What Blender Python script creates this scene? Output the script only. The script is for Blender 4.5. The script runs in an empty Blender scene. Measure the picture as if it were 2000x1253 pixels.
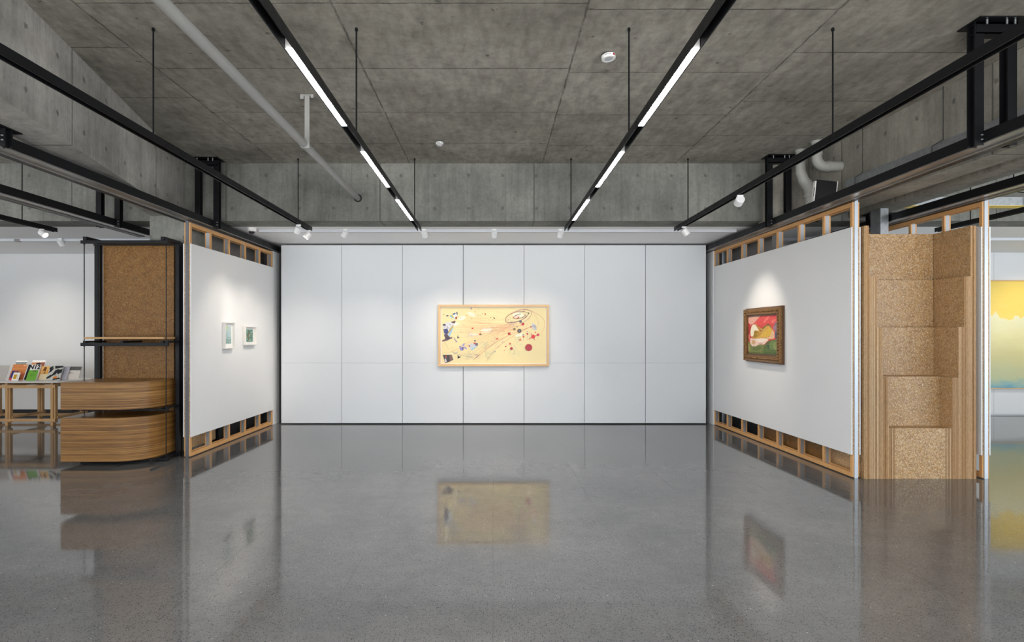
import bpy, bmesh, math, random
from mathutils import Vector, Matrix
random.seed(7)
S = bpy.context.scene
COL = S.collection

# ------------------------------------------------------------------ camera
cam_d = bpy.data.cameras.new('camera')
cam = bpy.data.objects.new('camera', cam_d)
COL.objects.link(cam)
cam.location = (0, 0, 1.78)
cam.rotation_euler = (math.radians(90), 0, 0)
cam_d.sensor_width = 36.0
cam_d.lens = 36.0 * 1190 / 2000
cam_d.shift_x = 0.0185
cam_d.shift_y = 0.01275
cam_d.clip_end = 100
S.camera = cam

# ------------------------------------------------------------------ world, daylight, exposure
S.view_settings.view_transform = 'Standard'
S.view_settings.look = 'None'
S.view_settings.gamma = 1.0
S.view_settings.use_curve_mapping = False
S.view_settings.exposure = 1.06
W = bpy.data.worlds.new('world'); S.world = W
W.use_nodes = True
W.node_tree.nodes['Background'].inputs[0].default_value = (0.80, 0.90, 1.0, 1)
W.node_tree.nodes['Background'].inputs[1].default_value = 0.9
SUNLESS_DAY = 260
CEILING_FILL = 5600
LEFT_FILL = 110
RIGHT_FILL = 300
#         # soft daylight through the window wall behind the camera, then added fill lamps
def area(name, loc, rot, sx, sy, power, colr):
    d = bpy.data.lights.new(name, 'AREA'); d.shape = 'RECTANGLE'; d.size = sx; d.size_y = sy
    d.energy = power; d.color = colr
    o = bpy.data.objects.new(name, d); COL.objects.link(o); o.location = loc; o.rotation_euler = rot
    return o
area('window_daylight', (0.5, -4.8, 2.0), (math.radians(96), 0, 0), 24, 3.2, SUNLESS_DAY, (0.86, 0.93, 1.0))
area('ceiling_fill', (0.5, -8.2, .05), (math.radians(180), 0, 0), 26, 5.5, CEILING_FILL, (1.0, 0.96, 0.90))   # added upward lamp outside the windows, brightens the slab
area('left_fill', (-13.07, 3.0, 1.7), (math.radians(90), 0, math.radians(-90)), 12, 2.4, LEFT_FILL, (0.92, 0.96, 1.0))  # added fill lamp against the solid left wall, lifts the ceiling
area('right_fill', (14.47, 3.0, 1.7), (math.radians(90), 0, math.radians(90)), 12, 2.4, RIGHT_FILL, (0.88, 0.94, 1.0))  # added fill lamp on the right wall, brightens the right room
LED_STRENGTH = 70.0
SPOT_W = 46.0

# ------------------------------------------------------------------ node helpers
class NT:
    def __init__(s, name):
        s.m = bpy.data.materials.new(name); s.m.use_nodes = True
        s.t = s.m.node_tree; s.n = s.t.nodes; s.l = s.t.links
        s.b = s.n['Principled BSDF']
        s._co = None
    def co(s):
        if s._co is None:
            s._co = s.n.new('ShaderNodeTexCoord').outputs['Object']
        return s._co
    def put(s, sock, v):
        if isinstance(v, bpy.types.NodeSocket): s.l.new(v, sock)
        elif isinstance(v, (tuple, list)): sock.default_value = tuple(v) if len(v) != 3 or sock.type != 'RGBA' else (*v, 1)
        else: sock.default_value = v
    def ma(s, op, a, b=None, c=None, clamp=False):
        n = s.n.new('ShaderNodeMath'); n.operation = op; n.use_clamp = clamp
        s.put(n.inputs[0], a)
        if b is not None: s.put(n.inputs[1], b)
        if c is not None: s.put(n.inputs[2], c)
        return n.outputs[0]
    def sep(s, v=None):
        n = s.n.new('ShaderNodeSeparateXYZ'); s.l.new(v or s.co(), n.inputs[0]); return n.outputs
    def comb(s, x=0., y=0., z=0.):
        n = s.n.new('ShaderNodeCombineXYZ')
        for i, v in enumerate((x, y, z)): s.put(n.inputs[i], v)
        return n.outputs[0]
    def mapv(s, v=None, scale=(1, 1, 1), rot=(0, 0, 0), loc=(0, 0, 0)):
        n = s.n.new('ShaderNodeMapping'); s.l.new(v or s.co(), n.inputs[0])
        n.inputs['Scale'].default_value = scale; n.inputs['Rotation'].default_value = rot; n.inputs['Location'].default_value = loc
        return n.outputs[0]
    def noise(s, v=None, scale=5., detail=2., rough=.5, dist=0.):
        n = s.n.new('ShaderNodeTexNoise'); s.l.new(v or s.co(), n.inputs['Vector'])
        n.inputs['Scale'].default_value = scale; n.inputs['Detail'].default_value = detail
        n.inputs['Roughness'].default_value = rough; n.inputs['Distortion'].default_value = dist
        return n.outputs[0]
    def vor(s, v=None, scale=5., out='Distance', feat='F1', rnd=1.):
        n = s.n.new('ShaderNodeTexVoronoi'); n.feature = feat; s.l.new(v or s.co(), n.inputs['Vector'])
        n.inputs['Scale'].default_value = scale; n.inputs['Randomness'].default_value = rnd
        return n.outputs[out]
    def white(s, v, dim='1D'):
        n = s.n.new('ShaderNodeTexWhiteNoise'); n.noise_dimensions = dim
        s.put(n.inputs['W'] if dim == '1D' else n.inputs['Vector'], v); return n.outputs[0]
    def ramp(s, f, *stops, interp='LINEAR'):
        n = s.n.new('ShaderNodeValToRGB'); s.l.new(f, n.inputs[0]); r = n.color_ramp; r.interpolation = interp
        while len(r.elements) > 1: r.elements.remove(r.elements[-1])
        r.elements[0].position = stops[0][0]
        c = stops[0][1]; r.elements[0].color = (*c, 1) if isinstance(c, (tuple, list)) else (c, c, c, 1)
        for p, c in stops[1:]:
            e = r.elements.new(p); e.color = (*c, 1) if isinstance(c, (tuple, list)) else (c, c, c, 1)
        return n.outputs[0]
    def mr(s, v, a, b, c=0., d=1.):
        n = s.n.new('ShaderNodeMapRange'); s.put(n.inputs[0], v)
        for i, x in enumerate((a, b, c, d)): n.inputs[i + 1].default_value = x
        return n.outputs[0]
    def mix(s, f, a, b, mode='MIX'):
        n = s.n.new('ShaderNodeMix'); n.data_type = 'RGBA'; n.blend_type = mode
        s.put(n.inputs[0], f); s.put(n.inputs[6], a); s.put(n.inputs[7], b); return n.outputs[2]
    def line(s, u, period, off, w):
        """1 on a thin line every period, else 0"""
        t = s.ma('ADD', s.ma('DIVIDE', s.ma('SUBTRACT', u, off), period), .5)
        d = s.ma('MULTIPLY', s.ma('ABSOLUTE', s.ma('SUBTRACT', s.ma('FRACT', t), .5)), period)
        return s.mr(d, w * .4, w, 1., 0.)
    def set(s, col=None, rough=None, metal=None, spec=None, coat=None):
        B = s.b.inputs
        if col is not None: s.put(B['Base Color'], col)
        if rough is not None: s.put(B['Roughness'], rough)
        if metal is not None: s.put(B['Metallic'], metal)
        if spec is not None: s.put(B['Specular IOR Level'], spec)
        if coat is not None: s.put(B['Coat Weight'], coat)
        return s
    def bump(s, h, strength=.3, dist=.01):
        n = s.n.new('ShaderNodeBump'); n.inputs['Strength'].default_value = strength; n.inputs['Distance'].default_value = dist
        s.put(n.inputs['Height'], h); s.l.new(n.outputs[0], s.b.inputs['Normal']); return s

def srgb(r, g, b):
    f = lambda c: (c / 255 / 12.92) if c / 255 <= .04045 else ((c / 255 + .055) / 1.055) ** 2.4
    return (f(r), f(g), f(b))
def plain(name, col, rough=.5, metal=0., spec=.5, var=.0, vscale=6.):
    k = NT(name)
    if var:
        n = k.noise(scale=vscale, detail=4)
        c = k.mix(n, tuple(x * (1 - var) for x in col), tuple(min(1, x * (1 + var)) for x in col))
        k.set(c, rough, metal, spec)
    else:
        k.set(col, rough, metal, spec)
    return k.m

# ------------------------------------------------------------------ materials
def m_slab():
    k = NT('ceiling_concrete'); x, y, z = k.sep()
    colid = k.ma('FLOOR', k.ma('DIVIDE', k.ma('SUBTRACT', x, -1.32), 2.1))
    off = k.ma('MULTIPLY', k.white(k.ma('ADD', colid, 3.3)), 1.22)
    wob = k.ma('MULTIPLY', k.ma('SUBTRACT', k.noise(scale=9., detail=7, rough=.75), .5), .045)
    lx = k.line(k.ma('ADD', x, wob), 2.1, -1.32, .012)
    ly = k.line(k.ma('ADD', k.ma('ADD', y, wob), off), 1.22, .1, .011)
    broken = k.mr(k.noise(scale=4.2, detail=6, rough=.7), .36, .56, .3, 1)
    joint = k.ma('MULTIPLY', k.ma('MAXIMUM', lx, ly), broken)
    a = k.noise(scale=.75, detail=6, rough=.62)
    b = k.noise(k.mapv(scale=(5, 1.6, 5), rot=(0, 0, .08)), scale=1.7, detail=7, rough=.62)
    c = k.noise(scale=11, detail=9, rough=.78)
    panel = k.white(k.comb(colid, k.ma('FLOOR', k.ma('DIVIDE', k.ma('SUBTRACT', k.ma('ADD', y, off), .1), 1.22)), 0.), '3D')
    base = k.ramp(a, (.3, (.225, .212, .182)), (.5, (.325, .308, .268)), (.72, (.42, .402, .355)))
    base = k.mix(.75, base, k.ramp(b, (.32, .32), (.5, .5), (.68, .64)), 'OVERLAY')
    base = k.mix(.55, base, k.ramp(c, (.34, .30), (.5, .5), (.68, .66)), 'OVERLAY')
    base = k.mix(k.ma('MULTIPLY', panel, .16), base, (.20, .19, .165))
    # dark pock marks and smears
    v = k.vor(k.mapv(scale=(1, 1.0, 1)), scale=3.4)
    pk = k.ma('MULTIPLY', k.mr(v, .05, .13, 1, 0), k.mr(k.noise(scale=34, detail=3), .46, .56))
    base = k.mix(k.ma('MULTIPLY', pk, .9), base, (.10, .095, .085))
    sm = k.mr(k.noise(k.mapv(scale=(2.6, .9, 1)), scale=1.9, detail=7, rough=.75, dist=1.), .60, .70)
    base = k.mix(k.ma('MULTIPLY', sm, .38), base, (.16, .15, .135))
    base = k.mix(k.ma('MULTIPLY', joint, .8), base, (.07, .066, .058))
    k.set(base, .82, 0, .25)
    h = k.ma('SUBTRACT', k.ma('MULTIPLY', c, .35), joint)
    k.bump(h, .45, .008)
    return k.m
def m_beam(name, axis, tint=(1, 1, 1), vper=2.44, voff=.65):
    """in-situ concrete with vertical board joints and tie holes; axis = coordinate along the beam"""
    k = NT(name); s_ = k.sep(); u = s_[axis]; z = s_[2]
    vl = k.line(u, vper, voff, .014)
    v2 = k.ma('MULTIPLY', k.line(u, .61, .2, .008), .25)
    a = k.noise(scale=1.1, detail=6, rough=.62)
    drips = k.noise(k.mapv(scale=(8, 8, .8)), scale=1.6, detail=5, rough=.65)
    c = k.noise(scale=22, detail=6, rough=.72)
    base = k.ramp(a, (.3, tuple(q * t for q, t in zip((.15, .157, .147), tint))), (.52, tuple(q * t for q, t in zip((.225, .235, .222), tint))), (.72, tuple(q * t for q, t in zip((.31, .32, .30), tint))))
    base = k.mix(.55, base, k.ramp(drips, (.3, .34), (.5, .5), (.7, .62)), 'OVERLAY')
    base = k.mix(.32, base, k.ramp(c, (.34, .3), (.5, .5), (.68, .64)), 'OVERLAY')
    fu = k.ma('SUBTRACT', k.ma('FRACT', k.ma('DIVIDE', k.ma('ADD', u, .12), .535)), .5)
    fz = k.ma('SUBTRACT', k.ma('FRACT', k.ma('DIVIDE', k.ma('SUBTRACT', z, 3.51), .52)), .5)
    wob = k.ma('MULTIPLY', k.ma('SUBTRACT', k.noise(scale=30, detail=2), .5), .05)
    d = k.ma('ADD', k.ma('SQRT', k.ma('ADD', k.ma('POWER', k.ma('MULTIPLY', fu, .535), 2.), k.ma('POWER', k.ma('MULTIPLY', fz, .52), 2.))), wob)
    hole = k.mr(d, .016, .034, 1, 0)
    st = k.mr(k.noise(k.mapv(scale=(1, 1, .6)), scale=3.1, detail=7, rough=.8), .60, .72)
    base = k.mix(k.ma('MULTIPLY', st, .42), base, (.13, .13, .12))
    base = k.mix(k.ma('MULTIPLY', hole, .62), base, (.09, .09, .085))
    base = k.mix(k.ma('MULTIPLY', k.ma('MAXIMUM', vl, v2), .7), base, (.07, .07, .062))
    k.set(base, .8, 0, .25)
    k.bump(k.ma('SUBTRACT', k.ma('MULTIPLY', c, .3), k.ma('MAXIMUM', vl, hole)), .4, .006)
    return k.m
def m_floor():
    k = NT('polished_concrete_floor'); x, y, z = k.sep()
    a = k.noise(scale=.55, detail=6, rough=.6)
    b = k.noise(scale=7, detail=4)
    base = k.ramp(a, (.3, (.112, .114, .117)), (.55, (.152, .151, .149)), (.75, (.195, .191, .186)))
    base = k.mix(.3, base, k.ramp(b, (.35, .42), (.65, .58)), 'OVERLAY')
    v = k.vor(scale=85.); vc = k.vor(scale=85., out='Color')
    n = k.n.new('ShaderNodeSeparateColor'); k.l.new(vc, n.inputs[0]); r_, g_ = n.outputs[0], n.outputs[1]
    dk = k.ma('MULTIPLY', k.mr(v, .26, .42, 1, 0), k.mr(r_, .50, .56))
    lt = k.ma('MULTIPLY', k.mr(v, .2, .33, 1, 0), k.mr(g_, .80, .86))
    wh = k.ma('MULTIPLY', k.mr(v, .18, .28, 1, 0), k.mr(g_, .992, .996))
    v3 = k.vor(scale=160.); c3 = k.vor(scale=160., out='Color')
    n3 = k.n.new('ShaderNodeSeparateColor'); k.l.new(c3, n3.inputs[0])
    d3 = k.ma('MULTIPLY', k.mr(v3, .25, .4, 1, 0), k.mr(n3.outputs[0], .55, .6))
    base = k.mix(k.ma('MULTIPLY', d3, .75), base, (.075, .075, .08))
    base = k.mix(k.ma('MULTIPLY', lt, .5), base, (.34, .335, .325))
    base = k.mix(k.ma('MULTIPLY', dk, .85), base, (.030, .031, .036))
    base = k.mix(wh, base, (.8, .8, .78))
    lx = k.line(x, 1.04, 0., .006); ly = k.line(y, 1.205, .64, .006)
    vis = k.mr(k.noise(scale=1.3, detail=3), .35, .6, .1, .5)
    j = k.ma('MULTIPLY', k.ma('MAXIMUM', lx, k.ma('MULTIPLY', ly, .8)), vis)
    base = k.mix(k.ma('MULTIPLY', j, .7), base, (.06, .06, .06))
    rough = k.mr(k.noise(scale=1.6, detail=5, rough=.65), .3, .7, .035, .085)
    k.set(base, rough, 0, .33)
    return k.m
def m_osb(name, tint=(1, 1, 1), straw=1., spec=.6):
    k = NT(name); x, y, z = k.sep()
    u = k.ma('ADD', x, k.ma('MULTIPLY', y, 1.37))
    p = k.comb(u, k.ma('ADD', z, k.ma('MULTIPLY', y, .61)), 0.)
    base = k.ramp(k.noise(p, scale=9, detail=6, rough=.7), (.3, tuple(q * t for q, t in zip((.28, .130, .030), tint))), (.55, tuple(q * t for q, t in zip((.43, .225, .065), tint))), (.75, tuple(q * t for q, t in zip((.57, .335, .125), tint))))
    for i, (ang, sc, th, cc, am) in enumerate([(.35, 40, .60, (.70, .53, .31), .6), (1.25, 36, .60, (.64, .47, .27), .6), (2.1, 46, .60, (.76, .60, .39), .65), (2.8, 40, .60, (.17, .085, .028), .6), (.85, 50, .60, (.20, .10, .035), .6), (1.7, 64, .61, (.86, .75, .56), .8), (2.5, 58, .62, (.88, .78, .60), .8), (.6, 54, .63, (.88, .78, .60), .75)]):
        q = k.mapv(p, rot=(0, 0, ang)); q = k.mapv(q, scale=(1.15, 6.5, 1), loc=(i * 7.3, i * 3.1, 0))
        n = k.noise(q, scale=sc * .5, detail=1.5, rough=.5, dist=.25)
        base = k.mix(k.ma('MULTIPLY', k.mr(n, th, th + .05), am * straw), base, tuple(q2 * t for q2, t in zip(cc, tint)))
    k.set(base, k.mr(k.noise(p, scale=70, detail=2), .4, .6, .28, .5), 0, spec)
    k.bump(k.noise(p, scale=60, detail=4), .35, .004)
    return k.m
def m_plyedge():
    """stacked board edges seen from the front: vertical stripes"""
    k = NT('particle_board_edges'); x, y, z = k.sep()
    w = k.white(k.ma('FLOOR', k.ma('DIVIDE', x, .0192)))
    n = k.noise(k.mapv(scale=(60, 60, 7)), scale=3.0, detail=4, rough=.7)
    n2 = k.noise(k.mapv(scale=(1, 1, .3)), scale=1.6, detail=3)
    base = k.ramp(w, (0, (.36, .205, .092)), (.5, (.47, .30, .155)), (1, (.60, .44, .28)))
    base = k.mix(.8, base, k.ramp(n, (.3, .28), (.5, .5), (.7, .70)), 'OVERLAY')
    base = k.mix(k.mr(n2, .35, .65, 0, .35), base, (.52, .26, .08))
    gl = k.line(x, .0192, 0., .0045)
    base = k.mix(k.ma('MULTIPLY', gl, .4), base, (.10, .045, .015))
    k.set(base, .6, 0, .3)
    k.bump(k.ma('SUBTRACT', n, gl), .3, .003)
    return k.m
def m_lamwood():
    """glued horizontal plywood strips of the counter"""
    k = NT('laminated_plywood'); x, y, z = k.sep()
    u = k.ma('ADD', x, k.ma('MULTIPLY', y, .8))
    warp = k.ma('MULTIPLY', k.ma('SUBTRACT', k.noise(k.comb(k.ma('MULTIPLY', u, .8), 0., 0.), scale=1.5), .5), .006)
    zz = k.ma('ADD', z, warp)
    ply = k.white(k.ma('FLOOR', k.ma('DIVIDE', zz, .0125)))
    sh = k.noise(k.comb(k.ma('MULTIPLY', u, 1.3), 0., k.ma('MULTIPLY', zz, 42.)), scale=1.6, detail=4, rough=.65)
    grain = k.noise(k.comb(k.ma('MULTIPLY', u, 5.), 0., k.ma('MULTIPLY', zz, 190.)), scale=1.3, detail=4, rough=.7)
    band = k.noise(k.comb(k.ma('MULTIPLY', u, .5), 0., k.ma('MULTIPLY', zz, 9.)), scale=1.4, detail=2)
    base = k.ramp(ply, (0, (.12, .047, .009)), (.5, (.28, .130, .030)), (1, (.48, .265, .088)))
    base = k.mix(.42, base, k.ramp(sh, (.3, (.085, .030, .005)), (.55, (.25, .115, .026)), (.75, (.44, .25, .08))))
    base = k.mix(.6, base, k.ramp(grain, (.3, .32), (.5, .5), (.7, .66)), 'OVERLAY')
    base = k.mix(.5, base, k.ramp(band, (.3, .38), (.7, .6)), 'OVERLAY')
    seam = k.mr(k.noise(k.comb(k.ma('MULTIPLY', u, 1.3), 0., k.ma('MULTIPLY', zz, 95.)), scale=1.5, detail=1), .60, .68)
    base = k.mix(k.ma('MULTIPLY', seam, .5), base, (.055, .022, .008))
    k.set(base, .34, 0, .35)
    k.bump(k.ma('ADD', grain, k.ma('MULTIPLY', ply, .6)), .22, .003)
    return k.m
def m_wood(name, c0, c1, rough=.5):
    k = NT(name)
    n = k.noise(k.mapv(scale=(1, 1, 1)), scale=3, detail=3)
    g = k.noise(k.mapv(scale=(30, 30, 2.5)), scale=1.7, detail=4, rough=.6)
    base = k.mix(g, c0, c1)
    base = k.mix(.3, base, k.ramp(n, (.3, .4), (.7, .6)), 'OVERLAY')
    k.set(base, rough, 0, .4); return k.m
def m_wallpaint(name, col):
    k = NT(name)
    n = k.noise(scale=2.2, detail=5, rough=.6)
    base = k.mix(n, tuple(c * .965 for c in col), col)
    k.set(base, .55, 0, .25)
    k.bump(k.noise(scale=160, detail=2), .06, .001)
    return k.m
def m_galv(name='galvanised_steel', base=.55, rough=.33):
    k = NT(name)
    v = k.vor(scale=26, out='Color')
    n = k.n.new('ShaderNodeSeparateColor'); k.l.new(v, n.inputs[0])
    c = k.ramp(n.outputs[0], (0, (base * .82, base * .88, base * .93)), (1, (base, base * 1.06, base * 1.12)))
    k.set(c, rough, .85, .5); return k.m
def m_steel():
    k = NT('black_painted_steel')
    n = k.noise(scale=5, detail=5, rough=.6)
    k.set(k.mix(n, (.005, .0053, .006), (.009, .010, .012)), k.mr(n, .3, .7, .34, .5), 0, .2); return k.m
def m_emit(name, col, st):
    k = NT(name); k.set(col, .4)
    k.b.inputs['Emission Color'].default_value = (*col, 1); k.b.inputs['Emission Strength'].default_value = st
    return k.m
def m_glass():
    m = bpy.data.materials.new('picture_glass'); m.use_nodes = True; t = m.node_tree
    for n in list(t.nodes): t.nodes.remove(n)
    o = t.nodes.new('ShaderNodeOutputMaterial'); mx = t.nodes.new('ShaderNodeMixShader')
    tr = t.nodes.new('ShaderNodeBsdfTransparent'); g = t.nodes.new('ShaderNodeBsdfGlossy'); f = t.nodes.new('ShaderNodeLayerWeight')
    g.inputs['Roughness'].default_value = .01; f.inputs['Blend'].default_value = .5
    p = t.nodes.new('ShaderNodeMath'); p.operation = 'POWER'; p.inputs[1].default_value = 5.; t.links.new(f.outputs['Facing'], p.inputs[0])
    q = t.nodes.new('ShaderNodeMath'); q.operation = 'MULTIPLY_ADD'; q.inputs[1].default_value = .7; q.inputs[2].default_value = .010; q.use_clamp = True
    t.links.new(p.outputs[0], q.inputs[0]); t.links.new(q.outputs[0], mx.inputs[0]); t.links.new(tr.outputs[0], mx.inputs[1]); t.links.new(g.outputs[0], mx.inputs[2])
    t.links.new(mx.outputs[0], o.inputs[0]); return m
def m_art(name='printed_colour', rough=.55, texture=.0, spec=.3):
    """colour of a flat artwork from the mesh's own colour attribute"""
    k = NT(name); a = k.n.new('ShaderNodeAttribute'); a.attribute_name = 'Col'
    c = a.outputs['Color']
    if texture:
        n = k.noise(k.mapv(scale=(14, 14, 30), rot=(0, .6, 0)), scale=1.6, detail=6, rough=.7, dist=1.2)
        c = k.mix(texture, c, k.ramp(n, (.3, .25), (.5, .5), (.7, .8)), 'OVERLAY')
    k.set(c, rough, 0, spec); return k.m
M = {}
M['slab'] = m_slab()
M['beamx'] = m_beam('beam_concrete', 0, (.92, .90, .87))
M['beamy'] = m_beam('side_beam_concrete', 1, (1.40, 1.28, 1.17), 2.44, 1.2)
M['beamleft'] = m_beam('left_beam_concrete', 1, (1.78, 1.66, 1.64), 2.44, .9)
M['floor'] = m_floor()
M['osb'] = m_osb('strand_board')
M['osbdark'] = m_osb('shaded_strand_board', (.46, .37, .24), .75, .2)  # strand board with the rack's shade put into a darker tint
M['plyedge'] = m_plyedge()
M['lam'] = m_lamwood()
M['wood'] = m_wood('pale_timber', (.58, .29, .10), (.74, .42, .18))
M['wood2'] = m_wood('table_pine', (.46, .25, .095), (.60, .37, .17))
M['frame_wood'] = m_wood('maple_frame', (.72, .45, .20), (.84, .58, .30))
M['white'] = m_wallpaint('white_wall_paint', (.80, .81, .82))
M['board'] = m_wallpaint('white_panel_paint', (.80, .80, .80))
M['panelw'] = m_wallpaint('cool_white_panel', (.77, .795, .82))
M['ceilw'] = m_wallpaint('white_ceiling_paint', (.90, .90, .90))
M['steel'] = m_steel()
M['galv'] = m_galv()
M['alu'] = plain('anodised_aluminium', (.55, .60, .66), .38, .55)
M['endshade'] = plain('shaded_end_steel', (.13, .13, .14), .45, .3)  # end channel darkened to carry the shade on the left partition's end
M['studmetal'] = plain('stud_channel_steel', (.42, .44, .47), .42, .6)
M['flange'] = plain('worn_steel_flange', (.30, .29, .28), .32, .8, var=.25)
M['black'] = plain('matt_black', (.006, .006, .007), .6, 0, .3)
M['grey'] = plain('mid_grey_board', (.22, .21, .205), .5, var=.1)
M['dark'] = plain('dark_recess', (.03, .03, .032), .7)
M['railp'] = plain('cool_grey_rail', (.56, .58, .62), .5)
M['plast'] = plain('white_plastic', (.82, .82, .82), .35)
M['pipe'] = plain('grey_painted_pipe', (.36, .36, .35), .4, var=.08)
M['greypipe'] = plain('soil_pipe_grey', (.40, .40, .375), .5, var=.1)
M['led'] = m_emit('led_diffuser', (1.0, .985, .975), LED_STRENGTH)
M['lens'] = m_emit('spot_lens', (1.0, .86, .68), 25.)
M['lenspale'] = m_emit('far_spot_lens', (1.0, .80, .70), 1.6)
M['whiteframe'] = plain('white_frame_paint', (.74, .71, .68), .5)
M['mat'] = plain('mount_card', (.86, .85, .83), .7)
M['glass'] = m_glass()
M['art'] = m_art()
M['artp'] = m_art('painted_colour', .45, .6, .4)
M['gold'] = None
M['tabletop'] = plain('white_laminate', (.72, .71, .69), .25)
M['dome'] = plain('smoked_dome', (.02, .02, .022), .08)
M['glaze'] = plain('detector_lens', (.48, .50, .53), .3)
M['text'] = plain('printed_black', (.02, .02, .02), .5)
M['orange'] = plain('printed_orange', srgb(245, 140, 20), .5)
M['red'] = plain('printed_red', (.35, .01, .05), .5)
M['yellow'] = plain('yellow_sticker_reflection', (.85, .62, .10), .5)
M['gold'] = (lambda k: (k.set(k.ramp(k.noise(scale=60, detail=4, rough=.7), (.3, (.05, .022, .008)), (.5, (.22, .105, .028)), (.72, (.50, .27, .08))), .38, .35, .5), k.bump(k.noise(scale=70, detail=3), .5, .004), k.m)[2])(NT('gilded_carving'))
M['bronze'] = plain('brown_gilt_wood', (.13, .06, .025), .4, .2, var=.3, vscale=20)

# ------------------------------------------------------------------ mesh helpers
def box(bm, x0, x1, y0, y1, z0, z1, mat=0):
    vs = [bm.verts.new((x, y, z)) for x in (x0, x1) for y in (y0, y1) for z in (z0, z1)]
    for f in ((0, 1, 3, 2), (4, 6, 7, 5), (0, 4, 5, 1), (2, 3, 7, 6), (0, 2, 6, 4), (1, 5, 7, 3)):
        fc = bm.faces.new([vs[i] for i in f]); fc.material_index = mat
    return vs
def hexa(bm, b, t, mat=0):
    """prism from bottom polygon b (xyz list) to top polygon t"""
    vb = [bm.verts.new(p) for p in b]; vt = [bm.verts.new(p) for p in t]; n = len(b)
    fs = [bm.faces.new(vb[::-1]), bm.faces.new(vt)]
    for i in range(n):
        fs.append(bm.faces.new([vb[i], vb[(i + 1) % n], vt[(i + 1) % n], vt[i]]))
    for f in fs: f.material_index = mat
def prism(bm, pts, z0, z1, mat=0):
    hexa(bm, [(x, y, z0) for x, y in pts], [(x, y, z1) for x, y in pts], mat)
def tube(bm, path, r, n=12, caps=True, radii=None, mat=0):
    path = [Vector(p) for p in path]; rings = []
    for i, p in enumerate(path):
        d = ((path[min(i + 1, len(path) - 1)] - p).normalized() + (p - path[max(i - 1, 0)]).normalized()).normalized()
        up = Vector((0, 0, 1)) if abs(d.z) < .9 else Vector((1, 0, 0))
        a = d.cross(up).normalized(); b = d.cross(a).normalized()
        rr = radii[i] if radii else r
        rings.append([bm.verts.new(p + (a * math.cos(t) + b * math.sin(t)) * rr) for t in [2 * math.pi * j / n for j in range(n)]])
    for q in range(len(rings) - 1):
        for j in range(n):
            f = bm.faces.new([rings[q][j], rings[q][(j + 1) % n], rings[q + 1][(j + 1) % n], rings[q + 1][j]]); f.smooth = True; f.material_index = mat
    if caps:
        for rg in (rings[0][::-1], rings[-1]):
            f = bm.faces.new(rg); f.material_index = mat
def lathe(bm, prof, n=28, axis='z', c=(0, 0, 0), mat=0):
    rings = []
    for r, h in prof:
        ring = []
        for j in range(n):
            t = 2 * math.pi * j / n
            ring.append(bm.verts.new(Vector(c) + Vector((r * math.cos(t), r * math.sin(t), h))))
        rings.append(ring)
    for q in range(len(rings) - 1):
        for j in range(n):
            f = bm.faces.new([rings[q][j], rings[q][(j + 1) % n], rings[q + 1][(j + 1) % n], rings[q + 1][j]]); f.smooth = True; f.material_index = mat
    for rg in (rings[0][::-1], rings[-1]):
        f = bm.faces.new(rg); f.material_index = mat
def finish(name, bm, mats, parent=None, bevel=0., loc=None, sharp=True):
    bmesh.ops.recalc_face_normals(bm, faces=bm.faces)
    me = bpy.data.meshes.new(name); bm.to_mesh(me); bm.free()
    for m in (mats if isinstance(mats, (list, tuple)) else [mats]): me.materials.append(m)
    o = bpy.data.objects.new(name, me); COL.objects.link(o)
    if parent: o.parent = parent
    if loc: o.location = loc
    if bevel:
        md = o.modifiers.new('bevel', 'BEVEL'); md.width = bevel; md.segments = 2; md.limit_method = 'ANGLE'
    if any(f.use_smooth for f in me.polygons) and sharp:
        me.set_sharp_from_angle(angle=math.radians(40))
    return o
def bx(name, x0, x1, y0, y1, z0, z1, mat, parent=None, bevel=0.):
    bm = bmesh.new(); box(bm, x0, x1, y0, y1, z0, z1); return finish(name, bm, mat, parent, bevel)
def thing(name, label, cat, loc=(0, 0, 0), rz=0., group=None):
    o = bpy.data.objects.new(name, None); COL.objects.link(o); o.location = loc; o.rotation_euler = (0, 0, rz)
    o.empty_display_size = .1
    o['label'] = label; o['category'] = cat
    if group: o['group'] = group
    return o
def tag(o, label, cat, group=None, kind=None):
    o['label'] = label; o['category'] = cat
    if group: o['group'] = group
    if kind: o['kind'] = kind
    return o
def struct(o, label=None, cat=None):
    o['kind'] = 'structure'
    if label: o['label'] = label; o['category'] = cat
    return o
def copy_tree(o, parent=None):
    c = o.copy(); COL.objects.link(c); c.parent = parent
    for ch in o.children: copy_tree(ch, c)
    return c
def text_mesh(body, size, bold=0.):
    cu = bpy.data.curves.new('lettering', 'FONT'); cu.body = body; cu.size = size; cu.offset = bold
    cu.align_x = 'CENTER'; cu.align_y = 'CENTER'; cu.extrude = .0004
    t = bpy.data.objects.new('lettering', cu); COL.objects.link(t)
    bpy.context.view_layer.update()
    me = bpy.data.meshes.new_from_object(t.evaluated_get(bpy.context.evaluated_depsgraph_get()))
    bpy.data.objects.remove(t); return me
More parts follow.
